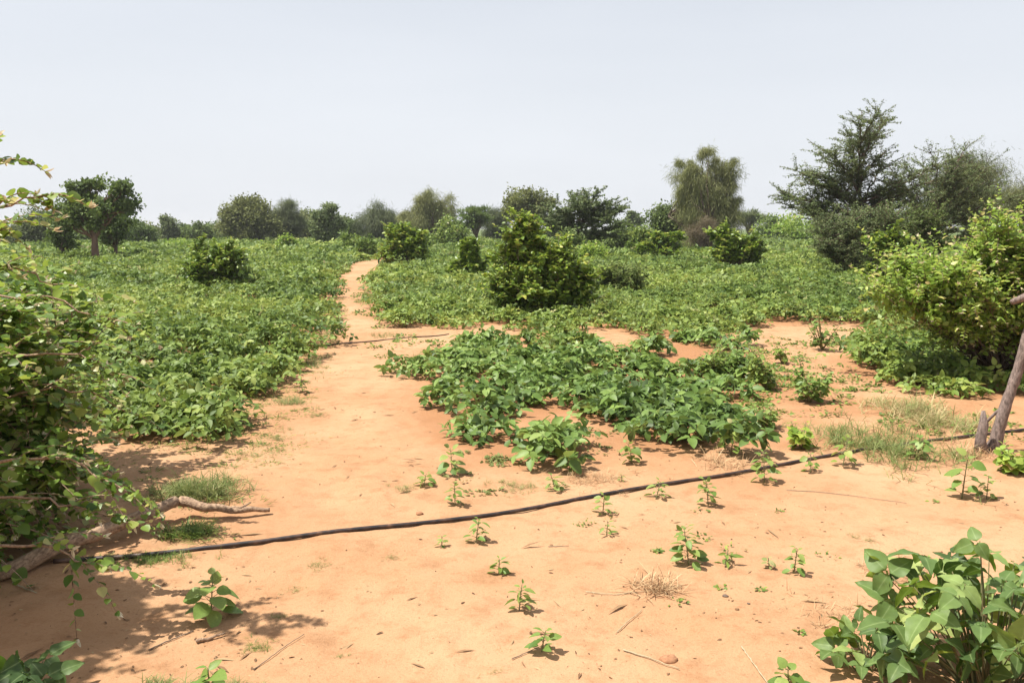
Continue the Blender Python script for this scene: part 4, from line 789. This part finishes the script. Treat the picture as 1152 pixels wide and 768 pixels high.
B2 = merge_T([(BLADE, 0, 1, (0, 0, 0), 0), (BLADE, .9, .5, (0, .3, 0), 0), (BLADE, -.9, .5, (0, .45, 0), 0)])
gr = [('wide green grass patch on the sand above the fallen branch', 222, 556, 110, 26, 900, 30, 'grass', 0), ('green weedy patch under the elbow of the fallen branch', 212, 603, 60, 24, 350, 20, 'field', 0),
      ('flat grass mat at the left edge of the path near the small weed', 328, 453, 44, 10, 300, 10, 'grass', 0), ('small grass mat below the flat one on the left of the path', 355, 468, 30, 6, 120, 6, 'grass', 0), ('thin dry grass streak across the left edge of the path', 290, 510, 80, 7, 220, 14, 'grass', .25),
      ('small grass mat left of the path above the dry streak', 315, 494, 26, 7, 110, 7, 'grass', 0), ('tiny grass tuft on the path side above the wide patch', 318, 482, 20, 6, 70, 6, 'grass', .1), ('large grass clump around the hose at the right', 985, 500, 150, 22, 1300, 62, 'grass', -.12),
      ('dry brownish grass clump behind the large green one, left of the dead trunk', 1040, 470, 100, 24, 1000, 44, 'grass', .38), ('grass mat just below the middle bean patch, left of the dry litter', 580, 548, 60, 9, 260, 18, 'grass', .1), ('thin dry grass tuft next to the low two-leaved seedling', 455, 552, 30, 9, 120, 10, 'grass', .3),
      ('small grass mat right of the path beyond the thin far hose', 432, 378, 30, 7, 200, 8, 'grass', 0), ('grass patch at the right edge of the path in front of the far hose', 478, 402, 54, 9, 320, 14, 'grass', 0), ('low grass patch where the middle bean patch meets the path', 455, 415, 34, 8, 220, 14, 'grass', .1),
      ('tiny sprig mat on the path centre left below the hose', 440, 626, 28, 7, 80, 8, 'grass', .3), ('short sprig mat right of the shade below the hose, the larger of two', 358, 638, 34, 7, 150, 16, 'grass', .1), ('short sprig mat left of the larger one below the hose', 330, 660, 34, 6, 110, 10, 'grass', .2),
      ('tiny green sprig mat on the sand below the two short mats', 318, 692, 36, 7, 100, 8, 'grass', 0), ('sprawling green sprig at the lower edge of the left shade', 292, 726, 46, 10, 150, 18, 'field', 0), ('tiny sprig on the path below the two short mats', 400, 661, 14, 4, 30, 4, 'grass', .1), ('tiny sprig near the bottom on the path', 386, 735, 18, 7, 40, 10, 'grass', .1),
      ('small sprig beside the flat-topped seedling at the bottom', 568, 733, 16, 5, 30, 5, 'grass', .1), ('flat sprig at the bottom edge left of the flat-topped seedling', 555, 758, 34, 7, 60, 8, 'grass', .2), ('tall grass tuft at the bottom edge in the left shade', 185, 775, 60, 26, 160, 20, 'grass', 0), ('grass tuft at the bottom edge below the sprawling sprig', 262, 775, 70, 16, 140, 14, 'grass', .05),
      ('dark green grass along the hose in the shade of the left bush', 160, 630, 120, 14, 450, 16, 'field', 0), ('tiny grey-green sprig on sand left of the large bean plant', 960, 606, 20, 6, 60, 6, 'grass', 0), ('short grey-green sprig right of the tiny one', 976, 611, 22, 6, 60, 6, 'grass', .1),
      ('sparse grass on the sand strip left of the right field', 820, 392, 90, 7, 180, 20, 'grass', .2), ('low weeds along the left edge of the path before the far hose', 350, 410, 40, 10, 350, 30, 'grass', .05), ('low weeds on the left edge of the path at the far hose', 368, 378, 22, 9, 240, 24, 'grass', .05), ('low weeds at the right side of the path near its far end', 425, 332, 40, 8, 350, 18, 'grass', 0)]
for i, (lb, px, py, w, h, n, dp, mt_, dry) in enumerate(gr): grass(lb, px, py, w, h * .85, n, 500 + i, mt_, dpx=dp, dry=dry, T=B2); (w >= 58 or i in (4, 28, 30)) and tag(COL.objects[-1], kind='stuff')
ST = 'dry straw heaps on the sand'
for i, (lb, px, py, w, h, n, dp) in enumerate([('tangled dry straw tuft beside the wide bright seedling', 738, 661, 66, 22, 260, 24), ('loose dry straw scattered behind the large bean plant', 1005, 640, 110, 16, 260, 50), ('dry straw strands left of the large bean plant', 955, 700, 110, 16, 200, 60), ('dry straw under the bunched seedling above the hose', 812, 522, 80, 16, 260, 24), ('brown dry litter grass right of the small bean tongue', 665, 538, 110, 11, 420, 30), ('dry straw among the sand left of the dead trunk stub', 1085, 512, 60, 18, 220, 20)]):
    grass(lb, px, py, w, h, n, 600 + i, 'straw', name='straw_tuft', cat='straw', group=ST, dpx=dp, flatness=2.2, T=B2 if i in (1, 4) else BLADE)
    if i in (1, 2, 4): tag(COL.objects[-1], kind='stuff')

# leaf litter, crumbs and specks of soil strewn over the sand
rng = np.random.RandomState(77); g = Geo(); n = 9000; y = 2.6 + 9 * rng.rand(n) ** 1.5; x = (rng.rand(n) * 2 - 1) * (.66 * y + .3)
keep = rng.rand(n) < np.clip(fbm(x * 1.1 + 5, y * 1.1, 3) * 3.2 + .36 + .5 * (np.hypot(x + 2.2, y - 3.6) < 1.2) - .28 * (abs(x + .35) < .8), .03, 1); x = x[keep]; y = y[keep]; n = len(x)
P = np.stack([x, y, hz_(x, y) + .003], -1); g.leaves(OVN, P, rng.normal(size=(n, 3)) * np.array([1, 1, .12]), np.array([0, 0, 1.]) + rng.normal(size=(n, 3)) * .35, .006 + .026 * rng.rand(n) ** 3, rng.rand(n))
n2 = 2600; y = 2.6 + 8 * rng.rand(n2) ** 1.4; x = (rng.rand(n2) * 2 - 1) * (.66 * y + .3); keep = rng.rand(n2) < np.clip(fbm(x * 1.3 + 15, y * 1.3, 3) * 3 + .3, .04, 1); x = x[keep]; y = y[keep]
P = np.stack([x, y, hz_(x, y)], -1); OCT = (np.array([(1, 0, 0), (0, 1, 0), (-1, 0, 0), (0, -1, 0), (0, 0, .8), (0, 0, -.6)], float), np.array([(0, 1, 4), (1, 2, 4), (2, 3, 4), (3, 0, 4), (1, 0, 5), (2, 1, 5), (3, 2, 5), (0, 3, 5)]))
g.leaves(OCT, P, rng.normal(size=(len(x), 3)), rng.normal(size=(len(x), 3)), .0015 + .007 * rng.rand(len(x)) ** 3, rng.rand(len(x)) * .5 + .1)
n3 = 420; y = 2.7 + 6 * rng.rand(n3); x = (rng.rand(n3) * 2 - 1) * (.62 * y); keep = rng.rand(n3) < np.clip(fbm(x * 1.1 + 5, y * 1.1, 3) * 3 + .35, .03, 1); x = x[keep]; y = y[keep]
g.leaves(SLV, np.stack([x, y, hz_(x, y) + .004], -1), rng.normal(size=(len(x), 3)) * np.array([1, 1, .05]), np.array([0, 0, 1.]), .04 + .10 * rng.rand(len(x)), rng.rand(len(x)) * .6 + .3)
tag(g.build('leaf_litter', M['litter']), 'bits of dry leaf, twig and crumbs of soil strewn over the sand', 'litter', kind='stuff')

# ------------------------------------------------------------------ dusty air
bm = bmesh.new(); bmesh.ops.create_cube(bm, size=1)
me = bpy.data.meshes.new('haze'); bm.to_mesh(me); bm.free(); hb = bpy.data.objects.new('haze', me); COL.objects.link(hb)
hb.scale = (5200, 4600, 16); hb.location = (0, 1850, 6.5); tag(hb, 'thin pale dusty air over the whole field', 'haze', kind='stuff')
m = bpy.data.materials.new('dusty_air'); m.use_nodes = True; m.node_tree.nodes.clear()
pv = m.node_tree.nodes.new('ShaderNodeVolumePrincipled'); pv.inputs['Color'].default_value = (.92, .93, .95, 1); pv.inputs['Density'].default_value = .0004; pv.inputs['Anisotropy'].default_value = .3
oo = m.node_tree.nodes.new('ShaderNodeOutputMaterial'); m.node_tree.links.new(pv.outputs[0], oo.inputs['Volume']); me.materials.append(m)
